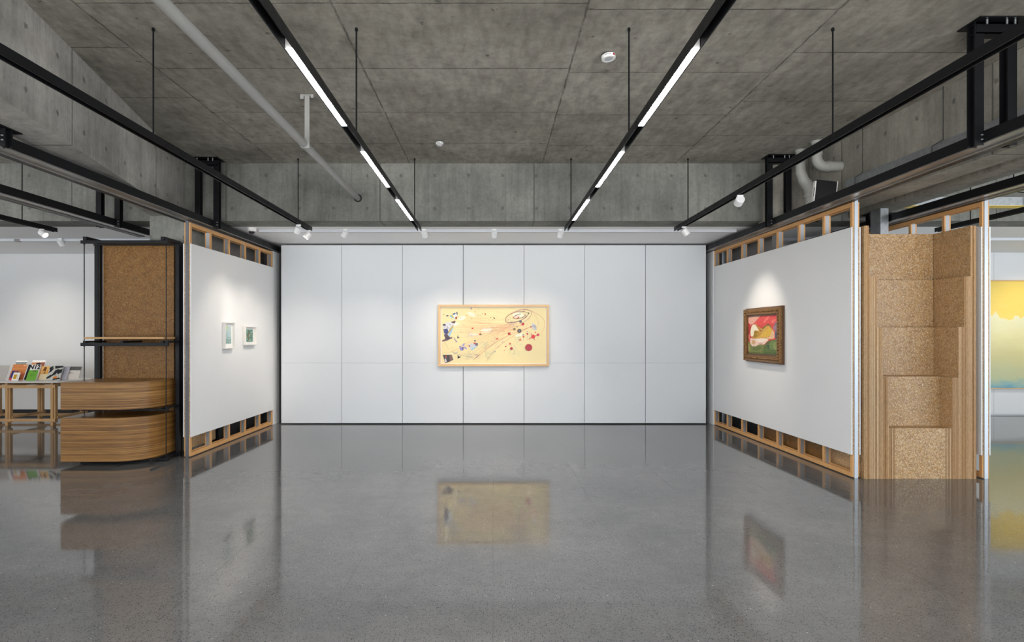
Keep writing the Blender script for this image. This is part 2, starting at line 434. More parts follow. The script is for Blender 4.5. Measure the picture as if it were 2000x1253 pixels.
class Art:
    """flat picture: layered coloured polygons in x (right) and z (up), facing -y"""
    def __init__(s, w, h, bg):
        s.w, s.h = w, h; s.v = []; s.f = []; s.c = []; s.L = 0
        s.poly([(0, 0), (w, 0), (w, h), (0, h)], bg)
    def poly(s, pts, col):
        y = -.00012 * s.L; s.L += 1 if s.L < 12 else 0
        y -= .000002 * len(s.f)
        i = len(s.v); s.v += [(x, y, z) for x, z in pts]
        a = sum(pts[j][0] * pts[(j + 1) % len(pts)][1] - pts[(j + 1) % len(pts)][0] * pts[j][1] for j in range(len(pts)))
        idx = list(range(i, i + len(pts)))
        s.f.append(idx if a > 0 else idx[::-1]); s.c.append(col)
    def soft(s, pts, col, it=2):
        for _ in range(it):
            q = []
            for (a, b), (c, d) in zip(pts, pts[1:] + pts[:1]):
                q += [(a * .75 + c * .25, b * .75 + d * .25), (a * .25 + c * .75, b * .25 + d * .75)]
            pts = q
        s.poly(pts, col)
    def circ(s, x, z, r, col, n=22, sq=1., wob=0.):
        s.poly([(x + r * math.cos(t) * (1 + wob * random.uniform(-1, 1)), z + r * sq * math.sin(t) * (1 + wob * random.uniform(-1, 1))) for t in [2 * math.pi * j / n for j in range(n)]], col)
    def line(s, pts, wd, col):
        for (a, b), (c, d) in zip(pts[:-1], pts[1:]):
            l = math.hypot(c - a, d - b) or 1e-6; nx, nz = -(d - b) / l * wd / 2, (c - a) / l * wd / 2
            s.poly([(a + nx, b + nz), (c + nx, d + nz), (c - nx, d - nz), (a - nx, b - nz)], col)
    def build(s, name, mat, parent=None, loc=(0, 0, 0)):
        me = bpy.data.meshes.new(name); me.from_pydata(s.v, [], s.f)
        ca = me.color_attributes.new('Col', 'FLOAT_COLOR', 'CORNER')
        k = 0
        for f, c in zip(me.polygons, s.c):
            for _ in f.vertices:
                ca.data[k].color = (*srgb(*c), 1); k += 1
        me.materials.append(mat)
        o = bpy.data.objects.new(name, me); COL.objects.link(o); o.parent = parent; o.location = loc
        return o

ZC = 4.48      # underside of the concrete slab
ZB = 3.57      # underside of the concrete beams and of the white ceiling
# ================================================================== setting
fl = struct(bx('floor', -13.2, 14.6, -5.2, 14.0, -.15, 0, M['floor']))
ce = struct(bx('ceiling', -13.2, 14.6, -5.2, 10.0, ZC, ZC + .2, M['slab']))
cw = struct(bx('ceiling', -13.2, 14.6, 10.17, 14.0, ZB, ZB + .12, M['ceilw']))
# cross beam
struct(bx('concrete_beam', -13.2, 14.6, 9.65, 10.17, ZB, ZC, M['beamx']), 'long concrete cross beam in front of the white ceiling', 'beam')
# skewed beam on the left
bm = bmesh.new()
def lf(Y): return -3.80 - (Y - 4.93) * .2267
prism(bm, [(lf(-5.2), -5.2), (lf(9.75), 9.75), (lf(9.75) - .41, 9.75), (lf(-5.2) - .41, -5.2)], ZB, ZC)
struct(finish('concrete_beam', bm, M['beamleft']), 'slanting concrete beam at the upper left', 'beam')
bm = bmesh.new()
def rf(Y): return 5.25 - .044 * Y
prism(bm, [(rf(-5.2), -5.2), (rf(-5.2) + .36, -5.2), (rf(9.75) + .36, 9.75), (rf(9.75), 9.75)], ZB, ZC)
box(bm, 5.62, 6.0, -5.2, 9.7, ZB + .05, ZC)
struct(finish('concrete_beam', bm, M['beamy']), 'concrete beam at the upper right above the black rail', 'beam')
struct(bx('concrete_column', -5.2, -4.6, 9.23, 9.85, 0, ZB + .02, M['beamx']), 'concrete column behind the left partition', 'column')
struct(bx('concrete_column', 4.27, 4.95, 9.36, 9.8, ZB - .02, ZC, M['beamy']), 'concrete column behind the right partition', 'column')
# back wall of the middle bay: seven tall panels with a joint line
wb = struct(bx('wall_back', -4.7, 4.7, 12.5, 12.6, 0, ZB, M['grey']))
xs = [-4.19 + i * 1.2 for i in range(8)]
for i in range(7):
    bm = bmesh.new(); g = .0035
    wide = .007 if i in (3, 6) else g
    x0 = xs[i] + (wide if i else .004); x1 = xs[i + 1] - g
    box(bm, x0, x1, 12.04, 12.12, .022, 1.2112); box(bm, x0, x1, 12.04, 12.12, 1.2135, 3.535)
    p = finish('wall_panel', bm, M['panelw'], wb, .0015)
for s, n in ((-1, 'wall_left'), (1, 'wall_right')):
    x = s * 4.325
    struct(bx(n, min(x, x + s * .12), max(x, x + s * .12), 11.98, 12.34, 0, ZB - .16, M['white']))
# side rooms
struct(bx('wall_left', -13.2, -4.74, 13.6, 13.8, 0, ZB, M['white']))
struct(bx('baseboard_left', -13.0, -4.8, 13.57, 13.6, 0, .10, M['dark']))
struct(bx('wall_left', -13.3, -13.1, -5.2, 13.8, 0, ZC, M['white']))
struct(bx('wall_left', -4.80, -4.70, 9.86, 13.6, 0, ZB, M['grey']))
struct(bx('wall_right', 4.74, 4.84, 10.35, 13.35, 0, ZB, M['grey']))
bm = bmesh.new()
box(bm, 4.74, 10.97, 13.35, 13.5, .03, 3.545); box(bm, 10.975, 14.6, 13.35, 13.5, .03, 3.545); box(bm, 4.74, 14.6, 13.38, 13.55, 0, ZB)
struct(finish('wall_right', bm, M['panelw']))
struct(bx('wall_right', 14.5, 14.7, -5.2, 13.5, 0, ZC, M['white']))
# window wall behind the camera
bm = bmesh.new()
box(bm, -13.2, 14.6, -5.3, -5.15, 0, .35); box(bm, -13.2, 14.6, -5.3, -5.15, 3.7, ZC)
for i in range(9): box(bm, -13.2 + i * 3.45, -13.0 + i * 3.45, -5.3, -5.15, .35, 3.7)
struct(finish('wall_front', bm, M['white']))

for n_, xw in (('left_fill_frame', -13.08), ('right_fill_frame', 14.42)):      # bars added around the side fill lamps, on solid walls
    bm = bmesh.new()
    for i in range(7): box(bm, xw, xw + .06, -3.03 + i * 2, -2.97 + i * 2, .45, 2.95)
    for z_ in (.45, 2.89): box(bm, xw, xw + .06, -3.03, 9.03, z_, z_ + .06)
    struct(finish(n_, bm, M['steel']))

# ================================================================== partitions
def partition(name, label, L, nb, loc, rz, zt=3.39, b0=.295, b1=3.085, near_at_start=True, endm='alu'):
    r = thing(name, label, 'partition wall', loc, rz)
    Y = [0, .016, .035, .083, .102, .118]
    # rails of both faces, and the metal track between
    for y0, y1 in ((Y[1], Y[2]), (Y[3], Y[4])):
        bx('rail', 0, L, y0, y1, .012, .068, M['wood'], r, .002)
        bx('rail', 0, L, y0, y1, zt - .055, zt, M['wood'], r, .002)
    bx('track', .0, L, Y[2], Y[3], .012, .030, M['studmetal'], r)
    bx('track', .0, L, Y[2], Y[3], zt - .018, zt, M['studmetal'], r)
    bw = L / nb
    for i in range(nb + 1):
        c = min(max(i * bw, .0225), L - .0225)
        st = bmesh.new(); box(st, c - .0225, c + .0225, Y[2], Y[3], .03, zt - .018)
        s_ = finish('stud', st, M['studmetal'], r)
        bm = bmesh.new()
        for y0, y1 in ((Y[1], Y[2]), (Y[3], Y[4])):
            box(bm, c - .0225, c + .0225, y0, y1, .068, b0); box(bm, c - .0225, c + .0225, y0, y1, b1, zt - .055)
        finish('batten', bm, M['wood'], s_)
    # end channel facing the room
    e0, e1 = (-.012, 0) if near_at_start else (L, L + .012)
    bx('end_channel', e0, e1, Y[2] + .002, Y[3] - .002, .0, zt + .02, M[endm], r, .002)
    for y0, y1, q0, q1 in ((Y[0], Y[1], Y[1], Y[2]), (Y[4], Y[5], Y[3], Y[4])):
        bx('face_board', -.004, L + .004, y0, y1, b0, b1, M['board'], r, .0015)
        bx('backing_board', 0, L, q0, q1, b0, b1, M['osb'], r)
    return r
aL = math.atan2(3.17, .043)
PL = partition('partition_wall', 'freestanding white partition on the left with open timber framing at top and bottom', 3.17, 5, (-4.353, 8.79, 0), aL, endm='endshade')
ax, ay = 4.335, 12.0; bx_, by_ = 4.422, 7.525
aR = math.atan2(by_ - ay, bx_ - ax); LR = math.hypot(bx_ - ax, by_ - ay)
PR = partition('partition_wall', 'freestanding white partition with open timber framing, beside the carved strand board niche', LR, 7, (ax, ay, 0), aR, 3.41, .29, 3.10, False)
P2 = partition('partition_wall', 'white partition seen end on at the far right of the strand board niche', LR, 7, (5.94, 11.97, 0), math.atan2(-4.475, .06), 3.41, .29, 3.10, False)

# ================================================================== strand board niche
NX = thing('display_niche', 'tall strand board niche stepping back in five tiers between two partitions', 'niche', (5.25, 7.49, 0))
zt = [0, .622, 1.245, 1.868, 2.49, 3.112]
XL = [4.941, 4.865, 4.79, 4.708, 4.626]; XR = [5.57, 5.646, 5.72, 5.79, 5.866]; DP = [.0, .21, .416, .52, .63]
ox, oy = 5.25, 7.49
for i in range(5):
    bx('back_board', XL[i] - ox + .001, XR[i] - ox - .001, DP[i] + (.004 if i == 0 else 0), .86, zt[i] + (.0 if i == 0 else -.0), zt[i + 1] - (.0), M['osb'], NX, .0015)
# plies either side, each board its true thickness
for side, name in ((-1, 'laminated_side'), (1, 'laminated_side')):
    bm = bmesh.new()
    if side < 0:
        outer = 4.565; x = XL[0]
        edges = XL
    else:
        outer = 5.945; edges = XR
    x = outer
    inner = edges[0]
    n = int(round(abs(inner - outer) / .0192)); st = (inner - outer) / n
    for j in range(n):
        xa, xb = outer + st * j, outer + st * (j + 1); xm = (xa + xb) / 2
        top = zt[5]
        for t in range(5):
            if (side < 0 and xm > edges[t]) or (side > 0 and xm < edges[t]):
                top = zt[t]; break
        xa, xb = min(xa, xb), max(xa, xb)
        box(bm, xa - ox + .0004, xb - ox - .0004, random.uniform(-.004, .004), .86, 0, top)
        for f in bm.faces[-6:] if False else []: pass
    bm.faces.ensure_lookup_table()
    for f in bm.faces:
        f.normal_update()
        f.material_index = 1 if abs(f.normal.y) > .9 else 0
    finish(name, bm, [M['osb'], M['plyedge']], NX)
bx('side_panel', 4.552 - ox, 4.564 - ox, .9, 2.80, .0, 3.04, M['osbdark'], NX)
bx('side_panel', 5.9 - ox, 5.915 - ox, .9, 2.35, .0, 3.04, M['osbdark'], NX)
struct(bx('wall_right', 4.60, 4.66, 10.33, 11.95, 0, 1.2, M['black']))

# ================================================================== display rack on the left
RK = thing('display_rack', 'black steel display rack with strand board back and two thick curved plywood counters', 'display rack', (-5.2, 8.6, 0))
def rk(name, x0, x1, y0, y1, z0, z1, mat, bevel=.002, parent=None):
    return bx(name, x0 + 5.2, x1 + 5.2, y0 - 8.6, y1 - 8.6, z0, z1, mat, parent or RK, bevel)
rk('back_panel', -5.76, -4.715, 9.0, 9.03, .06, 3.12, M['osbdark'])
for x0, x1 in ((-5.845, -5.79), (-5.785, -5.765)):
    rk('post', x0, x1, 8.93, 9.0, 0, 3.12, M['steel'])
rk('post', -4.61, -4.557, 8.84, 8.9, 0, 3.12, M['steel'])
rk('post', -4.705, -4.655, 9.04, 9.1, 0, 3.12, M['steel'])
rk('post', -4.60, -4.56, 8.94, 8.985, 0, 3.12, M['steel'])
for zb, h in ((.012, .036), (.705, .03), (1.612, .045), (3.05, .045)):
    rk('front_bar', -5.785, -4.56, 8.54, 8.58, zb, zb + h, M['steel'])
    for x0 in (-5.745, -5.22, -4.655):
        if zb > 3: 
            if x0 == -5.22: continue
            rk('arm', x0, x0 + .05, 8.53, 8.99, zb + h, zb + h + .05, M['steel'])
        else:
            rk('arm', x0, x0 + .04, 8.26 if zb < 1 else 8.53, 8.99, zb + h, zb + h + (.03 if zb < .1 else .018 if zb < 1 else .028), M['steel'])
    rk('side_bar', -4.60, -4.56, 8.54, 8.9, zb + h, zb + h + (.02 if zb < 1 else .03), M['steel'])
rk('back_bar', -5.84, -4.56, 8.90, 8.93, 3.075, 3.12, M['steel'])
for x in (-5.74, -4.59):
    bm = bmesh.new(); tube(bm, [(x + 5.2, -.045, .0), (x + 5.2, -.045, 3.05)], .0065, 8); rod = finish('tie_rod', bm, M['steel'], RK)
    for z in (.02, .70, 1.605, 3.035):
        bm = bmesh.new(); lathe(bm, [(.013, z), (.013, z + .012)], 6, c=(x + 5.2, -.045, 0)); finish('nut', bm, M['steel'], rod)
rk('shelf_board', -5.725, -4.615, 8.53, 9.0, 1.712, 1.738, M['wood2'])
def counter(z0, z1):
    pts = [(-5.83, 9.0), (-5.83, 8.21), (-5.15, 8.21)]
    n = 20
    for j in range(1, n + 1):
        t = -math.pi / 2 + math.pi / 2 * j / n
        pts.append((-5.15 + .465 * math.cos(t), 8.68 + .47 * math.sin(t)))
    pts.append((-4.685, 9.0))
    bm = bmesh.new(); prism(bm, [(x + 5.2, y - 8.6) for x, y in pts], z0, z1)
    for f in bm.faces:
        f.normal_update()
        if abs(f.normal.z) < .5: f.smooth = True
    o = finish('counter', bm, M['lam'], RK, .003)
    return o
counter(.058, .651); counter(.757, 1.13)
rk('side_panel', -4.592, -4.578, 9.0, 10.05, .05, 3.03, M['osb'])
struct(bx('wall_left', -4.592, -4.56, 10.12, 11.95, 0, 1.2, M['black']))

# ================================================================== steel rails over the partitions
def rail_beam(label, xr, s, y0, y1, ztop=3.53, zb=3.42):
    """s = +1 when the room-side face looks towards +x"""
    r = thing('steel_beam', label, 'beam', (xr, y0, zb))
    L = y1 - y0
    def q(n, a, b, z0, z1, mat): 
        xa, xb = sorted((-s * a, -s * b)); return bx(n, xa, xb, 0, L, z0, z1, mat, r, .002)
    q('web', 0, .215, .012, ztop - zb, M['steel'])
    q('flange', .0, .115, .0, .012, M['flange'])
    q('lip', .115, .128, -.012, .012, M['flange'])
    q('lip', .136, .142, -.012, .012, M['flange'])
    q('channel', .142, .215, -.012, .012, M['steel'])
    return r
rail_beam('long black steel beam over the left partition', -4.30, 1, -4.5, 12.35)
rail_beam('long black steel beam over the right partition', 4.225, -1, -4.5, 12.35)
rail_beam('second black steel beam further left, ending at the concrete column', -5.745, 1, -4.5, 10.25)
rail_beam('second black steel beam further right, above the end-on partition', 5.80, -1, -4.5, 12.3)
def hanger(label, xf, s, Y, top, both=True, Y2=None, grp='steel hanger frames'):
    r = thing('hanger_frame', label, 'hanger frame', (xf, Y, 3.42))
    zt_ = top - 3.42
    def post(xc, yy=0.):
        bm = bmesh.new()
        box(bm, xc - .04, xc + .04, yy - .045, yy - .033, -.01, zt_ - .012); box(bm, xc - .04, xc + .04, yy + .033, yy + .045, -.01, zt_ - .012)
        box(bm, xc - .008, xc + .008, yy - .033, yy + .033, -.01, zt_ - .012)
        p = finish('post', bm, M['steel'], r)
        return p
    p = post(0.)
    for z in (.03, .07):
        bm = bmesh.new(); lathe(bm, [(.011, z), (.011, z + .01)], 6, c=(0.02, -.05, 0)); finish('bolt', bm, M['galv'], p)
    post(-s * .285)
    xa, xb = sorted((s * .06, -s * .36))
    bx('ceiling_plate', xa, xb, -.13, .13, zt_ - .012, zt_ + .002, M['steel'], r)
    if top > 4:
        bm = bmesh.new(); box(bm, xa + .03, xb - .03, -.05, -.04, zt_ - .11, zt_ - .012); box(bm, xa + .03, xb - .03, -.05, .05, zt_ - .03, zt_ - .012); box(bm, xa + .03, xb - .03, -.05, .05, zt_ - .11, zt_ - .10)
        c = finish('cross_bar', bm, M['steel'], r)
        for x in (xa + .09, (xa + xb) / 2 + .05, xb - .09):
            bm = bmesh.new(); tube(bm, [(x, -.09, zt_ - .05), (x, -.09, zt_ - .012)], .009, 6); finish('bolt', bm, M['galv'], c)
    return r
hanger('black steel hanger frame bolted to the slab near the left partition', -4.26, 1, 9.41, ZC)
hanger('black steel hanger frame under the slanting beam at the left picture edge', -4.26, 1, 5.31, ZB + .002)
hanger('black steel hanger frame beside the bent grey pipes', 4.195, -1, 9.27, ZC)
hanger('large near black steel hanger frame at the upper right corner', 4.195, -1, 5.30, ZC)
hanger('black steel hanger frame on the second left beam', -5.73, 1, 9.33, ZC)
hanger('black steel hanger frame on the second right beam behind the galvanised duct', 5.79, -1, 9.36, ZB + .052)

# ================================================================== lighting tracks
def track(label, X, y0, y1, leds, rods, name='light_track', cat='light track', ztop=3.52):
    r = thing(name, label, cat, (X, y0, 3.467))
    L = y1 - y0
    bm = bmesh.new()
    box(bm, -.031, -.023, 0, L, 0, .068); box(bm, .023, .031, 0, L, 0, .068); box(bm, -.023, .023, 0, L, .060, .068)
    finish('channel', bm, M['steel'], r)
    for a, b in leds:
        h = bx('light_bar', -.0205, .0205, a - y0 - .012, b - y0 + .004, .004, .059, M['plast'], r)
        bx('diffuser', -.019, .019, a - y0, b - y0, .001, .0036, M['led'], h)
    for ry in rods:
        bm = bmesh.new(); tube(bm, [(0, ry - y0, .068), (0, ry - y0, ZC - 3.467 - .02)], .0075, 8)
        lathe(bm, [(.014, ZC - 3.467 - .025), (.012, ZC - 3.467)], 12, c=(0, ry - y0, 0))
        finish('hanging_rod', bm, M['steel'], r)
    return r
LEDS = [(-2.6, -1.25), (-.55, .8), (1.53, 2.88), (3.61, 4.95), (5.66, 7.01), (7.68, 9.06)]
ROD = [-2.6, 1.4, 5.38, 9.38]
track('black ceiling track left of centre carrying bright white light bars', -1.207, -3.5, 10.0, LEDS, ROD)
track('black ceiling track right of centre carrying bright white light bars', 1.2, -3.5, 10.0, LEDS, ROD)
track('black outer left ceiling track with two spotlights at its end', -3.0, -3.5, 10.0, [], ROD)
track('black outer right ceiling track without light bars', 3.0, -3.5, 10.0, [], ROD)
track('black ceiling track over the book table at the far left', -7.25, -3.5, 10.1, [], ROD)
track('black ceiling track at the far right beyond the niche', 7.35, -3.5, 10.1, [], ROD)
# white rails on the dropped ceiling
tag(bx('ceiling_rail', -4.0, 4.16, 10.41, 10.45, ZB - .05, ZB, M['railp'], None, .002), 'long white light rail under the white ceiling of the middle bay', 'light rail')
tag(bx('ceiling_rail', -12.6, -4.85, 11.43, 11.47, ZB - .05, ZB, M['railp'], None, .002), 'white light rail under the ceiling of the left room', 'light rail')
tag(bx('ceiling_rail', 5.0, 14.4, 11.33, 11.37, ZB - .05, ZB, M['railp'], None, .002), 'white light rail above the yellow painting in the right room', 'light rail')

# ------------------------------------------------------------------ spotlights
def make_spot():
    r = thing('spotlight', 'x', 'spotlight')
    bm = bmesh.new(); box(bm, -.035, .035, -.012, .012, -.02, 0); lathe(bm, [(.010, -.045), (.010, -.015)], 10)
    finish('adapter', bm, M['plast'], r)
    h = bpy.data.objects.new('housing', None)
    bpy.data.objects.remove(h)
    bm = bmesh.new(); R, Lh = .052, .105
    # open-ended can, mouth towards -z
    lathe(bm, [(R * .93, .0), (R, -.004), (R, -Lh), (R * .9, -Lh), (R * .86, -Lh + .012), (.001, -Lh + .012)], 26)
    hs = finish('housing', bm, M['plast'], r)
    bm = bmesh.new(); lathe(bm, [(.040, .004), (.040, .010)], 20, c=(0, 0, -.012))
    finish('rear_cap', bm, M['black'], hs)
    bm = bmesh.new(); lathe(bm, [(R * .84, -Lh + .010), (R * .84, -Lh + .0115)], 24)
    finish('lens', bm, M['plast'], hs)
    return r
proto = make_spot()
first = [True]
def spotlight(loc, aim, label, power=0., size=38, lens=None, group=None, warm=(1, .90, .78), blend=1.0, drop=.056):
    r = proto if first[0] else copy_tree(proto); first[0] = False
    r.location = loc; r['label'] = label
    if group: r['group'] = group
    h = [c for c in r.children if c.name.startswith('housing')][0]
    piv = Vector((0, 0, -drop))
    d = (Vector(aim) - (Vector(loc) + piv)).normalized()
    q = (-d).to_track_quat('Z', 'Y')
    h.rotation_mode = 'QUATERNION'; h.rotation_quaternion = q
    h.location = piv
    h.location = piv + d * -.02
    ln = [c for c in h.children if c.name.startswith('lens')][0]
    if lens:
        ln.data = ln.data.copy(); ln.data.materials[0] = lens
    if power:
        l = bpy.data.lights.new('spot_lamp', 'SPOT'); l.energy = power; l.color = warm; l.spot_size = math.radians(size); l.spot_blend = blend; l.shadow_soft_size = .022
        lo = bpy.data.objects.new('spot_lamp', l); COL.objects.link(lo); lo.parent = r
        lo.rotation_mode = 'QUATERNION'; lo.rotation_quaternion = q
        lo.location = piv + d * .10
    return r
zt0 = 3.467
G = 'small white spotlights'
spotlight((-3.0, 9.40, zt0), (-4.28, 10.55, 1.65), 'white spotlight set back from the end of the outer left track', SPOT_W * .75, 52, M['lens'])
spotlight((-3.0, 9.93, zt0), (-4.30, 9.70, 1.75), 'glowing white spotlight at the very end of the outer left track', SPOT_W * .75, 60, M['lens'])
spotlight((3.0, 7.40, zt0), (3.4, 11.9, 1.9), 'white spotlight on the outer right track well in front of the beam', SPOT_W * .22, 60, M['lens'])
spotlight((3.0, 9.57, zt0), (4.31, 9.86, 1.80), 'white spotlight near the end of the outer right track', SPOT_W * 1.1, 60, M['lens'], blend=.9)
spotlight((-2.52, 10.40, ZB), (-4.2, 11.6, .9), 'tilted white spotlight left of the others on the middle white rail', SPOT_W * .06, 45, M['lens'])
for x, lb, tx in ((-1.18, 'upright white spotlight beside the left light track on the middle white rail', -.75), (.02, 'centre white spotlight on the middle rail, above the large abstract picture', .0), (1.15, 'upright white spotlight beside the right light track on the middle white rail', .75)):
    spotlight((x, 10.40, ZB), (tx, 12.0, 1.6), lb, SPOT_W * .52, 54, M['lens'], warm=(1, .86, .70))
spotlight((-7.25, 9.79, zt0), (-6.4, 9.62, 2.80), 'pale spotlight with pink lit mouth at the end of the far left track', 20, 70, M['lenspale'])
spotlight((-8.1, 11.40, ZB), (-7.7, 12.6, 1.8), 'white spotlight on the left room rail behind the steel rack', SPOT_W * 1.0, 60, M['lens'])
spotlight((-9.8, 11.40, ZB), (-9.8, 13.3, 1.6), 'white spotlight on the left room rail above the book table', SPOT_W * .9, 75, M['lens'])
for x in (11.3, 12.6):
    spotlight((x, 11.30, ZB), (x + .3, 13.3, 1.8), 'white spotlight lighting the yellow painting in the right room', SPOT_W * 1.1, 65, M['lens'], 'spotlights of the right room')
tag(bx('junction_box', -8.98, -8.88, 11.42, 11.48, ZB - .06, ZB - .01, M['grey'], None, .003), 'small grey box on the left room light rail', 'junction box')

# ================================================================== ceiling fittings
tp = thing('ceiling_pipe', 'long grey pipe running under the slab into the cross beam', 'pipe', (-2.14, 0, 3.93))
bm = bmesh.new(); tube(bm, [(0, -4.9, 0), (0, 9.66, 0)], .044, 20); finish('pipe_run', bm, M['pipe'], tp)
bm = bmesh.new()
lathe(bm, [(.046, -.012), (.062, -.012), (.062, .0), (.046, .0)], 26)
for v in bm.verts: v.co = Vector((v.co.x, 9.648 + v.co.z * .5, v.co.y))
finish('sleeve', bm, M['black'], tp)
pb = thing('pipe_bracket', 'grey steel bracket hanging the long pipe from the slab', 'bracket', (-2.10, 6.9, ZC))
bx('ceiling_plate', -.075, .075, -.03, .03, -.012, 0, M['pipe'], pb); 
bm = bmesh.new(); box(bm, -.075, -.035, -.035, -.03, -.05, 0); box(bm, .045, .075, -.035, -.03, -.04, 0); finish('lug', bm, M['pipe'], pb)
bm = bmesh.new(); box(bm, -.028, -.022, -.02, .02, -.60, 0); box(bm, -.022, .026, -.02, -.015, -.60, 0); finish('drop_bar', bm, M['pipe'], pb)
bm = bmesh.new(); lathe(bm, [(.046, -.015), (.05, -.015), (.05, .015), (.046, .015)], 22)
for v in bm.verts: v.co = Vector((v.co.x - .04, v.co.z, v.co.y - .55))
finish('clamp_ring', bm, M['pipe'], pb)

def detector(loc, R, label, tags):
    r = thing('smoke_detector', label, 'smoke detector', loc)
    bm = bmesh.new(); lathe(bm, [(R * .92, 0), (R * .92, -.012)], 32); finish('base', bm, M['dark'], r)
    bm = bmesh.new(); lathe(bm, [(R * .9, -.01), (R, -.016), (R, -R * .65), (R * .94, -R * .75), (R * .64, -R * .76), (R * .62, -R * .72), (.001, -R * .72)], 36); finish('housing', bm, M['plast'], r)
    return r
d1 = detector((1.11, 5.88, ZC), .068, 'large white round ceiling sensor with a lens near the right light track', True)
d1.rotation_euler = (math.radians(-3), math.radians(-6), 0)
bm = bmesh.new(); lathe(bm, [(.040, -.0505), (.040, -.048)], 30); finish('lens', bm, M['glaze'], d1)
def wrap(name, a0, a1, z0, z1, R, mat, parent):
    bm = bmesh.new(); n = 5; vs = []
    for i in range(n + 1):
        a = math.radians(a0 + (a1 - a0) * i / n); vs.append((bm.verts.new((R * math.cos(a), R * math.sin(a), z0)), bm.verts.new((R * math.cos(a), R * math.sin(a), z1))))
    for i in range(n): bm.faces.new([vs[i][0], vs[i + 1][0], vs[i + 1][1], vs[i][1]])
    return finish(name, bm, mat, parent)
wrap('sticker', -62, -38, -.040, -.020, .0688, M['red'], d1)
wrap('sticker', -30, -16, -.036, -.022, .0688, M['yellow'], d1)
for a, w in ((-128, 5), (-118, 4), (-108, 4), (-98, 5), (-88, 4)):
    wrap('printed_mark', a, a + w, -.033, -.024, .0688, M['text'], d1)
d2 = detector((-.75, 8.55, ZC), .056, 'small white smoke detector in front of the cross beam', False)
bm = bmesh.new(); lathe(bm, [(.036, -.06), (.034, -.05), (.001, -.05)], 26); finish('chamber', bm, M['plast'], d2)
wrap('vent', -120, -78, -.036, -.030, .0565, M['black'], d2); wrap('vent', -66, -50, -.036, -.030, .0565, M['black'], d2)
dc = thing('security_camera', 'white dome camera on the white ceiling at the upper left of the middle bay', 'security camera', (-4.07, 10.28, ZB))
bm = bmesh.new(); lathe(bm, [(.07, 0), (.074, -.01), (.074, -.045), (.06, -.06), (.045, -.062)], 32); finish('housing', bm, M['plast'], dc)
bm = bmesh.new(); lathe(bm, [(.05, -.058), (.048, -.075), (.038, -.094), (.02, -.106), (.002, -.110)], 28); finish('dome', bm, M['dome'], dc)

# bent pipes and bits above the right partition
def bentpipe(path, r, label, radii=None, collars=()):
    t = thing('drain_pipe', label, 'pipe', path[0])
    o = Vector(path[0]); bm = bmesh.new(); tube(bm, [Vector(p) - o for p in path], r, 20, radii=radii); finish('pipe_run', bm, M['greypipe'], t)
    for (c, ax, rr) in collars:
        bm = bmesh.new(); c = Vector(c) - o; ax = Vector(ax); tube(bm, [c - ax * .02, c + ax * .02], rr, 20); finish('collar', bm, M['greypipe'], t)
def arc(cx, cz, y, r, a0, a1, n=8):
    return [(cx + r * math.cos(math.radians(a0 + (a1 - a0) * i / n)), y, cz + r * math.sin(math.radians(a0 + (a1 - a0) * i / n))) for i in range(n + 1)]
bentpipe([(4.54, 8.54, ZC), (4.54, 8.54, 4.28)] + arc(4.66, 4.25, 8.54, .12, 180, 270) + [(4.9, 8.54, 4.13)], .068, 'grey drain pipe bending sideways into the right concrete beam', None,
         [((4.54, 8.54, 4.30), (0, 0, 1), .075), ((4.70, 8.54, 4.13), (1, 0, 0), .075), ((4.54, 8.54, 4.46), (0, 0, 1), .08)])
bentpipe([(4.52, 8.95, ZC), (4.52, 8.95, 4.15), (4.56, 8.95, 4.04), (4.64, 8.95, 3.94), (4.66, 8.95, 3.86), (4.66, 8.95, 3.60)], .068, 'grey drain pipe with a swollen offset beside the hanger frame', [.068, .07, .075, .085, .085, .068],
         [((4.52, 8.95, 4.46), (0, 0, 1), .08), ((4.66, 8.95, 3.80), (0, 0, 1), .09)])
bp = thing('black_box', 'slim black box with pale edges leaning on the right steel beam', 'box', (4.34, 8.2, 3.53))
bp.rotation_euler = (0, math.radians(6), 0)
bx('casing', -.02, .26, 0, .045, 0.0, .33, M['black'], bp, .003)
bx('edging', -.035, -.02, -.004, .049, 0.0, .31, M['mat'], bp); bx('edging', .26, .268, -.004, .049, 0.03, .335, M['mat'], bp)
bm = bmesh.new(); box(bm, -.0365, -.034, -.0045, .01, .1, .22); finish('slot', bm, M['black'], bp)
# galvanised flashing along the right beam
bm = bmesh.new()
prism(bm, [(rf(4.6) - .02, 4.6), (rf(4.6) - .004, 4.6), (rf(8.4) - .004, 8.4), (rf(8.4) - .02, 8.4)], 3.60, 3.90)
tag(finish('metal_flashing', bm, M['galv']), 'long galvanised metal band along the right concrete beam', 'metal band')
for (y_, z0, z1, lb) in ((8.0, 3.9, ZC, 'thin conduit wire dropping to the metal band beside the bent pipes'), (6.65, 3.9, ZC, 'thin conduit wire dropping to the metal band near the large hanger frame')):
    bm = bmesh.new(); x_ = rf(y_) - .045; tube(bm, [(x_, y_, z1), (x_, y_, z0), (x_, y_ + .17, z0 - .02), (x_, y_ + .17, z0 - .3)], .005, 6)
    tag(finish('conduit', bm, M['dark']), lb, 'conduit')
